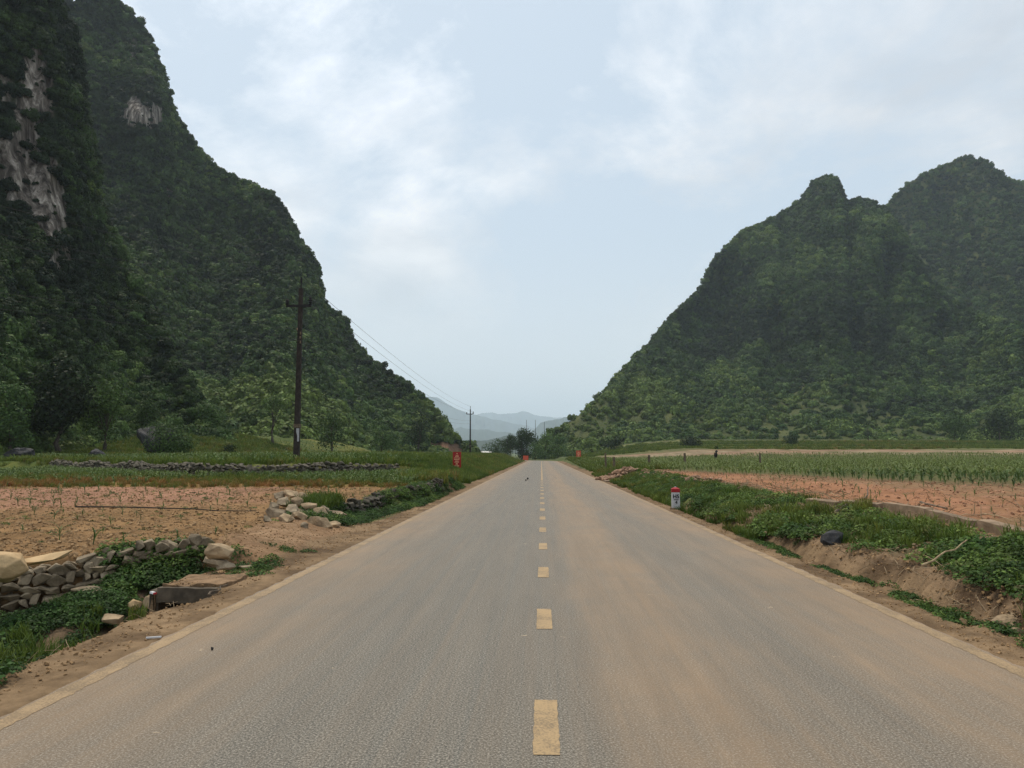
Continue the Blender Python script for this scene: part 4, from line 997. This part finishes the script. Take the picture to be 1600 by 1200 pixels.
# ------------------------------------------------------------------ house beyond the trees
def house(loc, w, d, h, rh, wall, roofm, label, rz=0):
    s = empty('house', loc, rz); tag(s, label, 'house')
    MB().box(-w / 2, w / 2, -d / 2, d / 2, 0, h).build('wall', wall, s)
    mb = MB(); o_ = .5
    V = [(-w / 2 - o_, -d / 2 - o_, h), (w / 2 + o_, -d / 2 - o_, h), (w / 2 + o_, 0, h + rh), (-w / 2 - o_, 0, h + rh), (-w / 2 - o_, d / 2 + o_, h), (w / 2 + o_, d / 2 + o_, h)]
    mb.add(V, [(0, 1, 2, 3), (3, 2, 5, 4), (0, 3, 4), (1, 5, 2), (0, 4, 5, 1)]); mb.build('roof', roofm, s)
    MB().box(-w * .1, w * .08, -d / 2 - .06, -d / 2 - .003, 0, 2.0).build('door', M['wood'], s)
    for x in (-.32, .3): MB().box(w * x - .5, w * x + .5, -d / 2 - .05, -d / 2 - .003, 1.0, 2.0).build('window', M['black'], s)
x, y, _ = atd(757, 708, 290); house((x, y, 0), 4.6, 6, 1.9, 1.0, mat_plain('pale_wall', (.30, .32, .33)), mat_plain('pale_roof', (.62, .60, .55)), 'small house with a pale cream roof beyond the left field end', 0)
x, y, _ = atd(776, 710, 300); house((x, y, 0), 5.0, 6, 1.4, .7, mat_plain('blue_wall', (.22, .27, .31)), mat_plain('blue_roof', (.36, .44, .52)), 'low house with a bluish roof right of the cream roofed one', 0)

# ------------------------------------------------------------------ trees one can tell apart
def tree(loc, H, W, ncard, csize, label, name='tree', tint=.4, lean=0, trunk=.28, seed=0, mat=None, lob=9, cat='tree', bare=.3, leafmat='forest'):
    t = empty(name, loc, 0); tag(t, label, cat)
    r = np.random.default_rng(seed); rr = random.Random(seed)
    mb = MB(); th = H * .62
    pts = [(lean * H * (i / 5) ** 2 + rr.uniform(-.02, .02) * H, rr.uniform(-.02, .02) * H, th * i / 5 - .15) for i in range(6)]
    tr = H * .022 * (trunk / .28); mb.tube(pts, [tr * (1.25 - .17 * i) for i in range(6)], 8)
    lobes = []
    for j in range(lob):
        a = rr.random() * 6.283; q = rr.uniform(.05, .32) * W; z = H * rr.uniform(bare + .12, .84); q *= 1.25 * math.sqrt(max(.05, 1 - ((z / H - .42) / .50) ** 2))
        c = (lean * H * .6 + math.cos(a) * q, math.sin(a) * q, z); lobes.append((*c, W * rr.uniform(.20, .32)))
        k = min(5, max(2, int(z / H * 6) - 1)); p0 = Vector(pts[k]); c_ = Vector(c); m_ = p0.lerp(c_, .5) + Vector((0, 0, .03 * H))
        mb.tube([p0, m_, c_], [tr * .42, tr * .28, tr * .12], 5)
    lobes.append((lean * H * .7, 0, H * .86, W * .2))
    mb.build('trunk', M['bark'], t)
    P, Q = crown_cloud(ncard, lobes, r, .45, low=-.6)
    V, F = cards(P, Q, csize * r.uniform(.6, 1.4, len(P)), r, .42)
    key = (leafmat, round(tint, 1))
    if key not in TM: TM[key] = leaf_fixed(leafmat + '_%s' % key[1], tint)
    mk('crown', V, F, TM[key], t); return t
TM = {}
def leaf_fixed(name, tint):
    f = lambda a, b, t: tuple(x * (1 - t) + y * t for x, y in zip(a, b))
    for (p0, c0), (p1, c1) in zip(FOREST[:-1], FOREST[1:]):
        if p0 <= tint <= p1: c = f(c0, c1, (tint - p0) / (p1 - p0))
    return mat_leaf(name, [(0, c), (1, c)], .65, .2, .5)
def tr_px(u, vb, vt, wpx, y, label, nc=1400, **kw):
    x, _, zt = atd(u, vt, y); g = hz(x, y); W = wpx * y / FPX
    tree((x, y, g), zt - g, W, nc, max(.10, W * .045), label, **kw)
tr_px(22, 705, 596, 78, 70, 'broad olive brown leafed tree at the far left edge, foot of the cliff', 4200, tint=.5, seed=1, bare=.0, lob=12)
tr_px(100, 705, 548, 110, 76, 'large very dark tree at the left mountain foot, right of the olive tree', 5200, tint=.16, seed=2, bare=0, lob=14)
tr_px(170, 705, 590, 80, 80, 'bright yellow green tree between the dark tree and the vine covered rock', 4000, tint=.68, seed=3, bare=0, lob=12)
tr_px(230, 700, 622, 56, 92, 'mid green bushy tree rising behind the vine covered rock', 2600, tint=.5, seed=4, bare=0)
tr_px(322, 700, 634, 60, 108, 'rounded green tree on the slope right of the vine covered rock', 2400, tint=.55, seed=5, bare=.05)
tr_px(428, 690, 612, 44, 116, 'slender pale trunked tree with an airy crown left of the power pole', 900, tint=.7, seed=6, bare=.35, lob=7)
tr_px(520, 696, 640, 50, 130, 'rounded dark tree at the slope foot just right of the power pole', 2000, tint=.3, seed=7, bare=.05)
tr_px(598, 698, 655, 46, 160, 'low spreading green tree at the slope foot, halfway between the two poles', 1800, tint=.5, seed=8, bare=.05)
tr_px(656, 700, 634, 44, 205, 'tall rounded dark tree near the end of the left mountain', 2000, tint=.12, seed=9, bare=.05)
tr_px(797, 716, 678, 30, 236, 'dark narrow tree left of the tallest one at the road end', 2600, tint=.45, seed=10, bare=.1)
tr_px(815, 716, 672, 42, 240, 'tallest dark crowned tree standing where the road ends', 4200, tint=.48, seed=11, bare=.0, lob=16)
tr_px(836, 717, 690, 32, 232, 'small rounded green tree right of the tallest dark tree', 1200, tint=.6, seed=12, bare=.05)
tr_px(852, 717, 678, 40, 246, 'yellowish green tree in the middle of the group at the road end', 1900, tint=.66, seed=13, bare=.05)
tr_px(872, 717, 682, 42, 250, 'green tree touching the foot of the right hill at the road end', 1900, tint=.5, seed=14, bare=.05)
tr_px(775, 716, 688, 36, 275, 'pale grey green tree behind the blue roofed house', 1500, tint=.45, seed=15, bare=.05)
tr_px(738, 712, 690, 26, 330, 'faint hazy tree left of the group, behind the cream roofed house', 1200, tint=.45, seed=16, bare=.05)
tr_px(791, 716, 699, 11, 192, 'narrow conical dark bush on the left verge before the bend', 900, tint=.08, seed=17, bare=.0, name='bush', cat='bush')
tr_px(1238, 700, 684, 30, 215, 'dark round bush among the terraces at the right hill foot', 1500, tint=.2, seed=18, bare=.0, name='bush', cat='bush')
tr_px(1080, 706, 690, 40, 205, 'low dark bush at the right hill foot above the fence posts', 1500, tint=.15, seed=19, bare=.0, name='bush', cat='bush')
tr_px(1355, 690, 655, 22, 262, 'small upright dark tree alone on the grassy slope of the right hill', 1200, tint=.15, seed=20, bare=.1)
tr_px(1560, 690, 648, 60, 268, 'broad green tree in the row below the right hill near the photo edge', 2600, tint=.35, seed=21, bare=.1)
tr_px(1490, 690, 652, 50, 270, 'rounded tree in the row below the right hill, left of the broad one', 2400, tint=.42, seed=22, bare=.1)
tr_px(960, 702, 684, 32, 235, 'dark green bush at the foot of the right hill above the rubble heap', 1400, tint=.2, seed=23, bare=.0, name='bush', cat='bush')
tr_px(362, 710, 697, 26, 78, 'small dark bush in the grass between the vine covered rock and the pole', 900, tint=.1, seed=24, bare=.0, name='bush', cat='bush')
# boulder grown over with vines
x, y, _ = atd(252, 700, 72); g = hz(x, y)
vb_ = empty('overgrown_boulder', (x, y, g)); tag(vb_, 'dark boulder half covered with green vines at the left mountain foot', 'boulder')
V, F = stone_mesh('b', 71, 2.6, 2.2, 1.7, npts=18, detail=3, rough=.07); V = V + np.array([-.5, 0, 1.5]); mk('rock', V, F, M['stone_dark'], vb_)
r = np.random.default_rng(5); P, Q = crown_cloud(6500, [(1.1, -.2, 1.3, 1.9), (2.0, -.3, .8, 1.3), (-.3, .1, 2.2, 1.35), (.4, -.8, 1.0, 1.5), (-1.5, .5, 2.3, .9)], r, .4, -.7)
V, F = cards(P, Q, .17 * r.uniform(.6, 1.4, len(P)), r); TM['v'] = leaf_fixed('vine_leaves', .45); mk('vines', V, F, TM['v'], vb_)
stone('boulder', (*atd(30, 710, 62)[:2], hz(*atd(30, 710, 62)[:2]) + .4), (2.6, 1.6, 1.6), 72, M['stone_dark'], 'dark rock at the foot of the cliff near the left photo edge', 'boulder', rough=.14, detail=3)
stone('boulder', (*atd(150, 708, 66)[:2], hz(*atd(150, 708, 66)[:2]) + .3), (1.8, 1.4, 1.2), 73, M['stone_dark'], 'low dark rock between the cliff foot and the vine covered boulder', 'boulder', rough=.14, detail=3)
stone('boulder', (*atd(681, 702, 190)[:2], hz(*atd(681, 702, 190)[:2]) + .7), (2.2, 1.6, 2.4), 74, M['stone_dark'], 'black rounded rock below the bare red earth near the mountain end', 'boulder')

# ------------------------------------------------------------------ maize
def maize_mesh(seed, H, nl=7, droop=1.0, w=.045):
    r = random.Random(seed); mb = MB()
    mb.tube([(0, 0, -.03), (0, 0, H * .5)], [.008 + H * .006, .004], 5)
    for i in range(nl):
        a = (i % 2) * math.pi + r.uniform(-.5, .5) + seed; z0 = H * (.06 + .42 * i / nl); ln = H * r.uniform(.55, .85); up = r.uniform(.9, 1.35)
        d = Vector((math.cos(a), math.sin(a), 0)); s = Vector((-d.y, d.x, 0)); V = []; F = []
        m = 6
        for k in range(m + 1):
            t = k / m; p = d * (ln * t * (.35 + .45 * t)) + Vector((0, 0, z0 + ln * up * (t - .62 * droop * t * t)))
            ww = w * (H / .5) * math.sin(math.pi * min(.98, .12 + t * .88)) * .5 + .001
            V += [p - s * ww + Vector((0, 0, .3 * ww)), p, p + s * ww + Vector((0, 0, .3 * ww))]
        for k in range(m): q = k * 3; F += [(q, q + 1, q + 4, q + 3), (q + 1, q + 2, q + 5, q + 4)]
        mb.add(V, F)
    return mb
def leaf_tinted(name, c): return mat_leaf(name, [(0, c), (1, c)], .55, .3, .3)
seed_mat = leaf_tinted('seedling_leaves', (.085, .135, .04))
protoS = [maize_mesh(20 + k, .36, 5, .9, .028).build('maize_seedling', seed_mat) for k in range(5)]
protoM = [maize_mesh(30 + k, .62, 7, 1.0, .05).build('maize_plant', seed_mat) for k in range(5)]
used = set()
def put(protos, x, y, s, label, cat, group, r):
    p = r.choice(protos)
    if p.name in used: o = p.copy(); COL.objects.link(o)
    else: o = p; used.add(p.name)
    o.location = (x, y, hz(x, y)); o.scale = (s, s, s); o.rotation_euler = (r.uniform(-.12, .12), r.uniform(-.12, .12), r.uniform(0, 6.28)); tag(o, label, cat, group)
rr_ = random.Random(3)
def infr(x, y, z, m=20):
    d = np.array([x, y, z - CAMH]); f = d @ _F
    if f < .5: return False
    return -m < 800 + FPX * (d @ _Rt) / f < 1600 + m and 600 - FPX * (d @ _U) / f < 1200 + m
cand = []
for yy_ in np.arange(12.2, 27, 1.15):
    for xx_ in np.arange(-22, -5.4, .62):
        x, y = xx_ + rr_.gauss(0, .12), yy_ + rr_.gauss(0, .2) - .15 * xx_ * .3
        if y < float(ip(x, NEARWALL)) + .7 or x > -float(ip(y, LEDGE)) - .35 or not infr(x, y, .4) or rr_.random() < .42: continue
        cand.append((x, y))
cand.sort(key=lambda c: c[1])
def zone(x, y, xs_, ys_):
    a = ['left', 'middle', 'right'][int(np.searchsorted(xs_, x))]; b = ['front', 'centre', 'back'][int(np.searchsorted(ys_, y))]
    return '%s %s' % (b, a)
for x, y in cand[:170]: put(protoS, x, y, rr_.uniform(.5, 1.15), 'spindly maize seedling in the %s part of the bare left field' % zone(x / y, y, [-.62, -.48], [16.5, 21]), 'maize seedling', 'maize seedlings of the left field', rr_)
candR = []
lineR = lambda x: float(ip(x, [(4, 62), (8.8, 45), (13, 34), (16.5, 26.5), (22, 22), (40, 14)]))
for yy_ in np.arange(13, 48, 1.0):
    for xx_ in np.arange(8.2, 24, .8):
        x, y = xx_ + rr_.gauss(0, .12), yy_ + rr_.gauss(0, .2)
        if not infr(x, y, .6) or y > lineR(x) + 1 or rr_.random() < .45: continue
        candR.append((x, y))
candR.sort(key=lambda c: c[1])
for x, y in candR[:125]: put(protoS, x, y, rr_.uniform(.4, 1.0), 'small maize seedling in the %s part of the bare red field' % zone(x / y, y, [.42, .6], [18, 25]), 'maize seedling', 'maize seedlings of the right field', rr_)
# standing maize: nearest plants one by one, the rest as one crop
cM = []
for yy_ in np.arange(20, 116, .9):
    for xx_ in np.arange(5, 75, .34 + 0.002 * yy_):
        x, y = xx_ + rr_.gauss(0, .06), yy_ + rr_.gauss(0, .12)
        lim = lineR(x)
        if y < lim or x > y * .78 + 2 or (x < 6.6 and y < 60): continue
        if y < lim + 10 and rr_.random() > .25 + .075 * (y - lim): continue
        cM.append((x, y))
cM.sort(key=lambda c: math.hypot(*c))
for x, y in cM[:260]: put(protoM, x, y, rr_.uniform(.45, .8) + .025 * (y - lineR(x)), 'leafy maize plant in the %s part of the right green field edge' % zone(x / y, y, [.35, .55], [29, 36]), 'maize plant', 'front maize plants of the right field', rr_)
far = np.array(cM[260:]); 
srcM = src_coll([maize_mesh(50 + k, .62, 6, 1.0, .055).build('maize', M['maize'], link=False) for k in range(5)])
def crop(name, pts, smin, smax, label, tint=.5, cat='maize crop', src=None, jit=.25, zoff=0):
    pts = np.asarray(pts); z = height(pts[:, 0], pts[:, 1]) + zoff; n = len(pts)
    patch = fbm(pts[:, 0] * .3, pts[:, 1] * .3, o=3, s=70)
    return scatter(name, np.stack([pts[:, 0], pts[:, 1], z], 1), rand_rot(n, .1), rng.uniform(smin, smax, n) * (1 + .2 * patch), tint + jit * patch + rng.normal(0, .15, n), src or srcM, label, cat)
crop('maize_crop', far, .55, 1.0, 'green standing maize filling the far part of the right field', .95)
cL = []
for yy_ in np.arange(36, 72, .75):
    for xx_ in np.arange(-60, -8, .40):
        x, y = xx_ + rr_.gauss(0, .07), yy_ + rr_.gauss(0, .14)
        if y < float(ip(x, FARWALL)) + 2.2 or x < -.8 * y or rr_.random() < .25: continue
        cL.append((x, y))
for yy_ in np.arange(78, 112, 1.1):
    for xx_ in np.arange(-60, -9, .55): cL.append((xx_ + rr_.gauss(0, .1), yy_ + rr_.gauss(0, .2)))
for yy_ in np.arange(112, 165, 1.6):
    for xx_ in np.arange(-45, -9, .8): cL.append((xx_ + rr_.gauss(0, .1), yy_ + rr_.gauss(0, .2)))
crop('maize_crop', cL, .55, .95, 'young green maize covering the raised left terraces behind the long wall', .35)
cL2 = [(rr_.uniform(-34, -5.2), rr_.uniform(28.5, 52)) for _ in range(7000)]
cL2 = [(x, y) for x, y in cL2 if y < float(ip(x, FARWALL)) - .5 and x < -float(ip(y, LEDGE)) - .3 and (y - 31 + .5 * max(0, x + 14)) / 5 + fbm(x * .3, y * .3, o=2, s=9) > rr_.random() * 1.2]
crop('maize_crop', cL2, .4, .7, 'short bright maize in the strip below the long far wall', .45)

# ------------------------------------------------------------------ grass and weeds
def blades(seed, n, h, spread, w=.006):
    r = random.Random(seed); mb = MB()
    for i in range(n):
        a = r.uniform(0, 6.283); q = spread * r.random() ** .5; b = r.uniform(0, 6.283); hh = h * r.uniform(.5, 1.1); le = hh * r.uniform(.15, .7)
        p = Vector((math.cos(a) * q, math.sin(a) * q, 0)); d = Vector((math.cos(b), math.sin(b), 0)); s = Vector((-d.y, d.x, 0)) * w * r.uniform(.7, 1.4)
        m = p + d * le * .35 + Vector((0, 0, hh * .6)); t = p + d * le + Vector((0, 0, hh))
        mb.add([p - s, p + s, m + s * .8, m - s * .8, t], [(0, 1, 2, 3), (3, 2, 4)])
    return mb
srcG = src_coll([blades(60 + k, 42, .26, .13, .0075).build('grass', M['grass'], link=False) for k in range(5)])
srcG2 = src_coll([blades(70 + k, 34, .42, .26, .016).build('grass', M['grass'], link=False) for k in range(4)])
def weed_mesh(seed, n, rad, h, leaf):
    r = np.random.default_rng(seed); V = []; F = []; k = 0
    d = r.normal(size=(n, 2)); q = rad * r.random(n) ** .55; ang = r.random(n) * 6.283
    P = np.stack([np.cos(ang) * q, np.sin(ang) * q, h * (1 - (q / rad) ** 2 * .8) * r.uniform(.25, 1.0, n)], 1)
    Q = np.stack([np.cos(ang) * .5, np.sin(ang) * .5, np.ones(n)], 1) + r.normal(size=(n, 3)) * .42
    return cards(P, Q, leaf * r.uniform(.6, 1.4, n), r, .40)
srcW = src_coll([mk('weed', *weed_mesh(80 + k, 190, .26, .21, .045), M['weed'], link=False) for k in range(6)])
srcW2 = src_coll([mk('weed', *weed_mesh(90 + k, 80, .16, .09, .034), M['weed'], link=False) for k in range(4)])
def cover(name, src, n, xr, yr, keep, s0, s1, tint, label, cat, ts=.6, tj=.35, zo=-.01, tf=None):
    x = rng.uniform(*xr, n); y = yr[0] + (yr[1] - yr[0]) * rng.random(n) ** 1.0
    k = keep(x, y); x, y = x[k], y[k]; z = height(x, y) + zo
    patch = fbm(x * ts, y * ts, o=4, s=75)
    return scatter(name, np.stack([x, y, z], 1), rand_rot(len(x), .15), rng.uniform(s0, s1, len(x)) * (1 + .25 * patch), tint + tj * patch + rng.normal(0, .12, len(x)) + (tf(x, y) if tf else 0), src, label, cat)
NZ = lambda x, y, f=.9, s=80: fbm(x * f, y * f, o=4, s=s)
rnd = lambda x: rng.random(x.shape)
fwv = lambda x: ip(x, FARWALL); nwv = lambda x: ip(x, NEARWALL)
ftv = lambda y: ip(y, RFOOT)
# left ditch
cover('ditch_weeds', srcW, 5200, (-10, -4.15), (4, 11.4), lambda x, y: (y < nwv(x) - .05) & ~((x > -5.3) & (y > 9.0)) & (NZ(x, y, .9) + .42 + .5 * sm((-x - 4.6) / .9) > .42 + .25 * rnd(x)) & ~((x > -6.1) & (x < -5.0) & (y > 7.2) & (y < 9.2) & (NZ(x, y, 1.6, 4) > -.15)) & ~((x < -6.0) & (y > nwv(x) - .75 - .25 * NZ(x, y, 2, 4))) & ~((x > -5.5) & (y > 8.55)) & ~((x > -5.0) & (y > 7.9)) & (rnd(x) < .8), .4, 1.1, .42,
      'leafy green weeds filling the left ditch below the stone wall', 'weeds')
cover('ditch_weeds', srcW, 420, (-6.6, -4.9), (10.2, 12.0), lambda x, y: (np.abs(y - nwv(x) + .1) < .4) & (x < -5.3), .6, 1.1, .35, 'weeds growing over the right end of the near stone wall', 'weeds')
cover('creeping_weeds', srcW2, 900, (-5.2, -3.75), (4.5, 13), lambda x, y: (NZ(x, y, 1.3, 85) > .12) & (x < -4.05 + .2 * NZ(x, y, 3, 4)) & ~((x > -5.3) & (x < -3.9) & (y > 6.9) & (y < 10.5)), .5, 1.1, .5, 'patchy low weeds along the left dirt verge', 'weeds')
# weeds round the left mid wall and behind the rock heap
cover('wall_weeds', srcW, 3200, (-6.6, -3.9), (16.6, 38), lambda x, y: (x > -ip(y, LEDGE) - .35) & (x < -4.05 - .35 * (1 - sm((y - 19) / 6))) & (NZ(x, y, .8, 6) > -.30) & (y > 17 + .8 * (-x - 4.5) * 0), .45, .95, .45, 'green weeds round the mid left wall and the dirt pull in', 'weeds')
# right bank
cover('bank_weeds', srcW, 9500, (4.5, 7.9), (6.5, 46), lambda x, y: (x > ftv(y) + .30 + .35 * NZ(x, y, .8, 7) + .12 * (y < 12) - .25 * sm((y - 12) / 4)) & (x < 6.72 - .25 * sm((y - 19) / 6) + .35 * NZ(x, y, 1.2, 9) - .3 * rnd(x) ** 3) & (NZ(x, y, .8, 88) + .25 * NZ(x, y, 3, 8) > -.20) & (rnd(x) < np.clip(22 / y, .3, .85)), .3, 1.15, .55,
      'thick broad leaved weeds covering the right bank', 'weeds', ts=.8)
cover('creeping_weeds', srcW2, 1500, (4.15, 4.9), (6.2, 16), lambda x, y: (np.abs(x - ftv(y) + .13) < .13) & (NZ(x, y, .9, 95) > -.12) | ((np.abs(x - 4.28) < .07) & (y > 8) & (y < 10.2) & (NZ(x, y, 1, 5) > -.1)), .4, .9, .5, 'thin line of trailing weeds at the foot of the right bank', 'weeds')
cover('verge_grass', srcG, 5200, (4.1, 7.5), (15, 62), lambda x, y: (x > 4.2 + .12 * NZ(x, y, 2, 3)) & (x < 6.6) & ((x < 4.9) | (y > 27)) & (NZ(x, y, 1, 47) > -.25) & ~((x > 3.9) & (x < 6.3) & (y > 46) & (y < 51.4)), .5, 1.1, .35, 'grass along the right verge and bank', 'grass')
cover('verge_grass', srcG2, 3200, (4.4, 10), (52, 188), lambda x, y: (x > 4.5 + .01 * (y - 50)), .6, 1.1, .38, 'rough grass on the far right verge', 'grass')
# left grass
cover('orange_grass', srcG, 9000, (-34, -5.0), (27, 54), lambda x, y: (y < fwv(x) - .2) & (x < -ip(y, LEDGE) - .1) & (y > 27.4 + 1.1 * NZ(x, y, .7, 31)), .45, .95, .62, 'short orange and green grass strip behind the bare left soil', 'grass', tj=.4, ts=.35, tf=lambda x, y: .26 * sm((34 - y - .45 * np.clip(x + 14, 0, 9)) / 3) - .15)
cover('bank_grass', srcG2, 15000, (-15, -4.15), (31, 182), lambda x, y: (y > np.where(x < -7.5, fwv(x) + .3, 31)) & (x > -6.2 - 6 * sm((y - 38) / 12)) & (x < -4.3) & (rnd(x) < np.clip(60 / y, .3, 1)), .55, 1.15, .36, 'thick green grass on the sloping bank beside the left road edge', 'grass', tj=.35, ts=.25)
cover('terrace_grass', srcG2, 11000, (-62, -7.0), (36, 80), lambda x, y: (y > fwv(x) + .05) & (y < fwv(x) + 4.2 + 20 * (rnd(x) < .12)), .5, 1.1, .34, 'dark green grass hanging over the long far wall', 'grass', tj=.3)
cover('slope_grass', srcG2, 9000, (-80, -18), (72, 118), lambda x, y: x > -.8 * y, .7, 1.4, .42, 'pale green grass on the slope below the left mountain', 'grass', tj=.3)
cover('ditch_grass', srcG, 900, (-9, -4.2), (4.5, 10.5), lambda x, y: (y < nwv(x) - .2) & (NZ(x, y, 1.1, 41) > .05) & ~((x > -5.4) & (y > 8.3)), .5, 1.2, .4, 'grass tufts among the left ditch weeds', 'grass')
cover('bank_tufts', srcG, 600, (4.9, 7.2), (7, 26), lambda x, y: (NZ(x, y, 1.0, 42) > .02), .5, 1.3, .38, 'grass tufts among the right bank weeds', 'grass')
cover('field_weeds', srcW2, 260, (-20, -5.8), (12, 27), lambda x, y: (y > nwv(x) + .5) & (x < -ip(y, LEDGE)), .3, .9, .5, 'small scattered weeds in the tilled left field', 'weeds')
cover('tall_weeds', srcG, 160, (-6.4, -5.6), (18.6, 20.6), lambda x, y: x < -5.5, .9, 1.6, .3, 'tall grassy clump at the field corner behind the left slab', 'grass')
# far scrub at the foot of the right hill
cover('terrace_scrub', srcG2, 9000, (12, 190), (168, 262), lambda x, y: x < y * .76, .8, 2.0, .36, 'grassy strips on the terraces below the right hill', 'grass', tj=.22, ts=.06, tf=lambda x, y: .16 * np.sin(y / 5.5 + x / 60))
# clods and dry stalks
def clod_src(mat, sd): return src_coll([mk('clod', *stone_mesh('c', sd + k, .5, .45, .36, npts=10, detail=0, rough=.0), mat, link=False) for k in range(6)])
srcC, srcCr, srcSt = clod_src(M['clod'], 600), clod_src(M['clod_red'], 620), clod_src(M['stone_warm'], 640)
q_ = lambda n: .035 + .16 * np.random.default_rng(n).random(n) ** 6
def clods(name, src, n, xr, yr, keep, label, lo=.02, hi=.15, p=5, near=None):
    x = rng.uniform(*xr, n); y = yr[0] + (yr[1] - yr[0]) * rng.random(n) ** 1.6
    k = keep(x, y); x, y = x[k], y[k]; z = height(x, y); m = len(x); s = lo + (hi - lo) * rng.random(m) ** p
    return scatter(name, np.stack([x, y, z + s * .1], 1), rand_rot(m, .6), s, np.full(m, .5), src, label, 'soil')
clods('soil_clods', srcC, 36000, (-22, -4.9), (10.9, 28), lambda x, y: (y > nwv(x) + .15) & (x < -ip(y, LEDGE) - .05) & (x > -.85 * y), 'loose brown clods on the tilled left field', .02, .12, 6)
clods('soil_clods', srcCr, 20000, (7.45, 34), (11.5, 52), lambda x, y: (y < ip(x, [(4, 62), (8.8, 45), (13, 34), (16.5, 26.5), (22, 22), (40, 14)]) + 5) & (x < .85 * y), 'loose reddish clods on the tilled right field', .02, .16, 7)
clods('verge_gravel', srcC, 16000, (-5.6, -3.52), (4, 40), lambda x, y: (x < -3.62 - .3 * rnd(x) ** 2) & ((x > -4.4) | (y > 10.5)), 'gravel and crumbs on the left dirt verge', .008, .055, 4)
clods('verge_gravel', srcC, 9000, (3.84, 4.9), (5.5, 40), lambda x, y: x > 3.9 + .4 * rnd(x) ** 2 * 0, 'gravel and crumbs on the right dirt verge', .008, .045, 4)
clods('bank_crumbs', srcC, 5000, (4.6, 5.5), (6, 24), lambda x, y: x > 0, 'crumbling clods and small stones on the right cut bank', .012, .08, 5)
clods('road_grit', srcSt, 1500, (-3.4, 3.7), (3.5, 30), lambda x, y: (rnd(x) < .25 + .75 * (np.abs(x) > 2.7)), 'fine grit scattered on the asphalt', .004, .014, 3)
cover('dead_leaves', src_coll([mk('leaf', *weed_mesh(95 + k, 26, .2, .06, .05), M['dry'], link=False) for k in range(3)]), 900, (4.6, 7.4), (7, 30), lambda x, y: (x > ftv(y) + .1) & (NZ(x, y, 1.4, 43) > .0), .5, 1.1, .4, 'withered brown leaves among the right bank weeds', 'dead leaves')
dk = np.stack([rng.uniform(-4.93, -4.16, 420), rng.uniform(9.55, 10.35, 420)], 1)
scatter('slab_crumbs', np.column_stack([dk, np.full(420, .012)]), rand_rot(420, .6), .008 + .04 * rng.random(420) ** 4, np.full(420, .5), srcC, 'crumbs of soil lying on the culvert slab', 'soil')
srcD = src_coll([MB().tube([(-.25, 0, 0), (0, .02 * k, .02), (.24, -.03, .0)], [.006, .007, .004], 4).build('stalk', M['dry'], link=False) for k in range(-2, 3)])
def stalks(n, xr, yr, label, keep=None, s=(.5, 1.4)):
    x = rng.uniform(*xr, n); y = rng.uniform(*yr, n)
    if keep: k = keep(x, y); x, y = x[k], y[k]
    return scatter('dry_stalks', np.stack([x, y, height(x, y) + .04], 1), np.stack([rng.normal(0, .3, len(x)), rng.normal(0, .35, len(x)), rng.random(len(x)) * 6.28], 1), rng.uniform(*s, len(x)), rng.random(len(x)), srcD, label, 'dry stalks')
stalks(420, (6.7, 8.8), (14, 30), 'dry cut stalks piled along the edge of the red field')
stalks(700, (8, 30), (12, 45), 'dry stalks scattered over the red field')
stalks(500, (4.6, 5.4), (6.5, 20), 'dead roots and stems hanging on the right cut bank', s=(.3, .8))
stalks(160, (-20, -6), (12, 26), 'dry stalks on the left tilled field', s=(.3, .9))
stalks(200, (-5.5, -4.0), (6, 16), 'dry twigs on the left dirt verge', s=(.15, .5))

# ------------------------------------------------------------------ haze
def haze(density):
    mb = MB().box(-4500, 5500, -120, 13500, -6, 900)
    m = bpy.data.materials.new('haze'); m.use_nodes = True; t = m.node_tree; t.nodes.clear()
    v = N(t, 'ShaderNodeVolumePrincipled'); v.inputs['Color'].default_value = (.74, .88, 1.0, 1); v.inputs['Density'].default_value = density; v.inputs['Anisotropy'].default_value = .25
    o_ = N(t, 'ShaderNodeOutputMaterial'); L(t, v.outputs[0], o_.inputs['Volume'])
    o = mb.build('haze', m); m.cycles.volume_sampling = 'DISTANCE'; tag(o, 'thin pale blue haze filling the valley air', 'haze', kind='stuff')
haze(.00014)
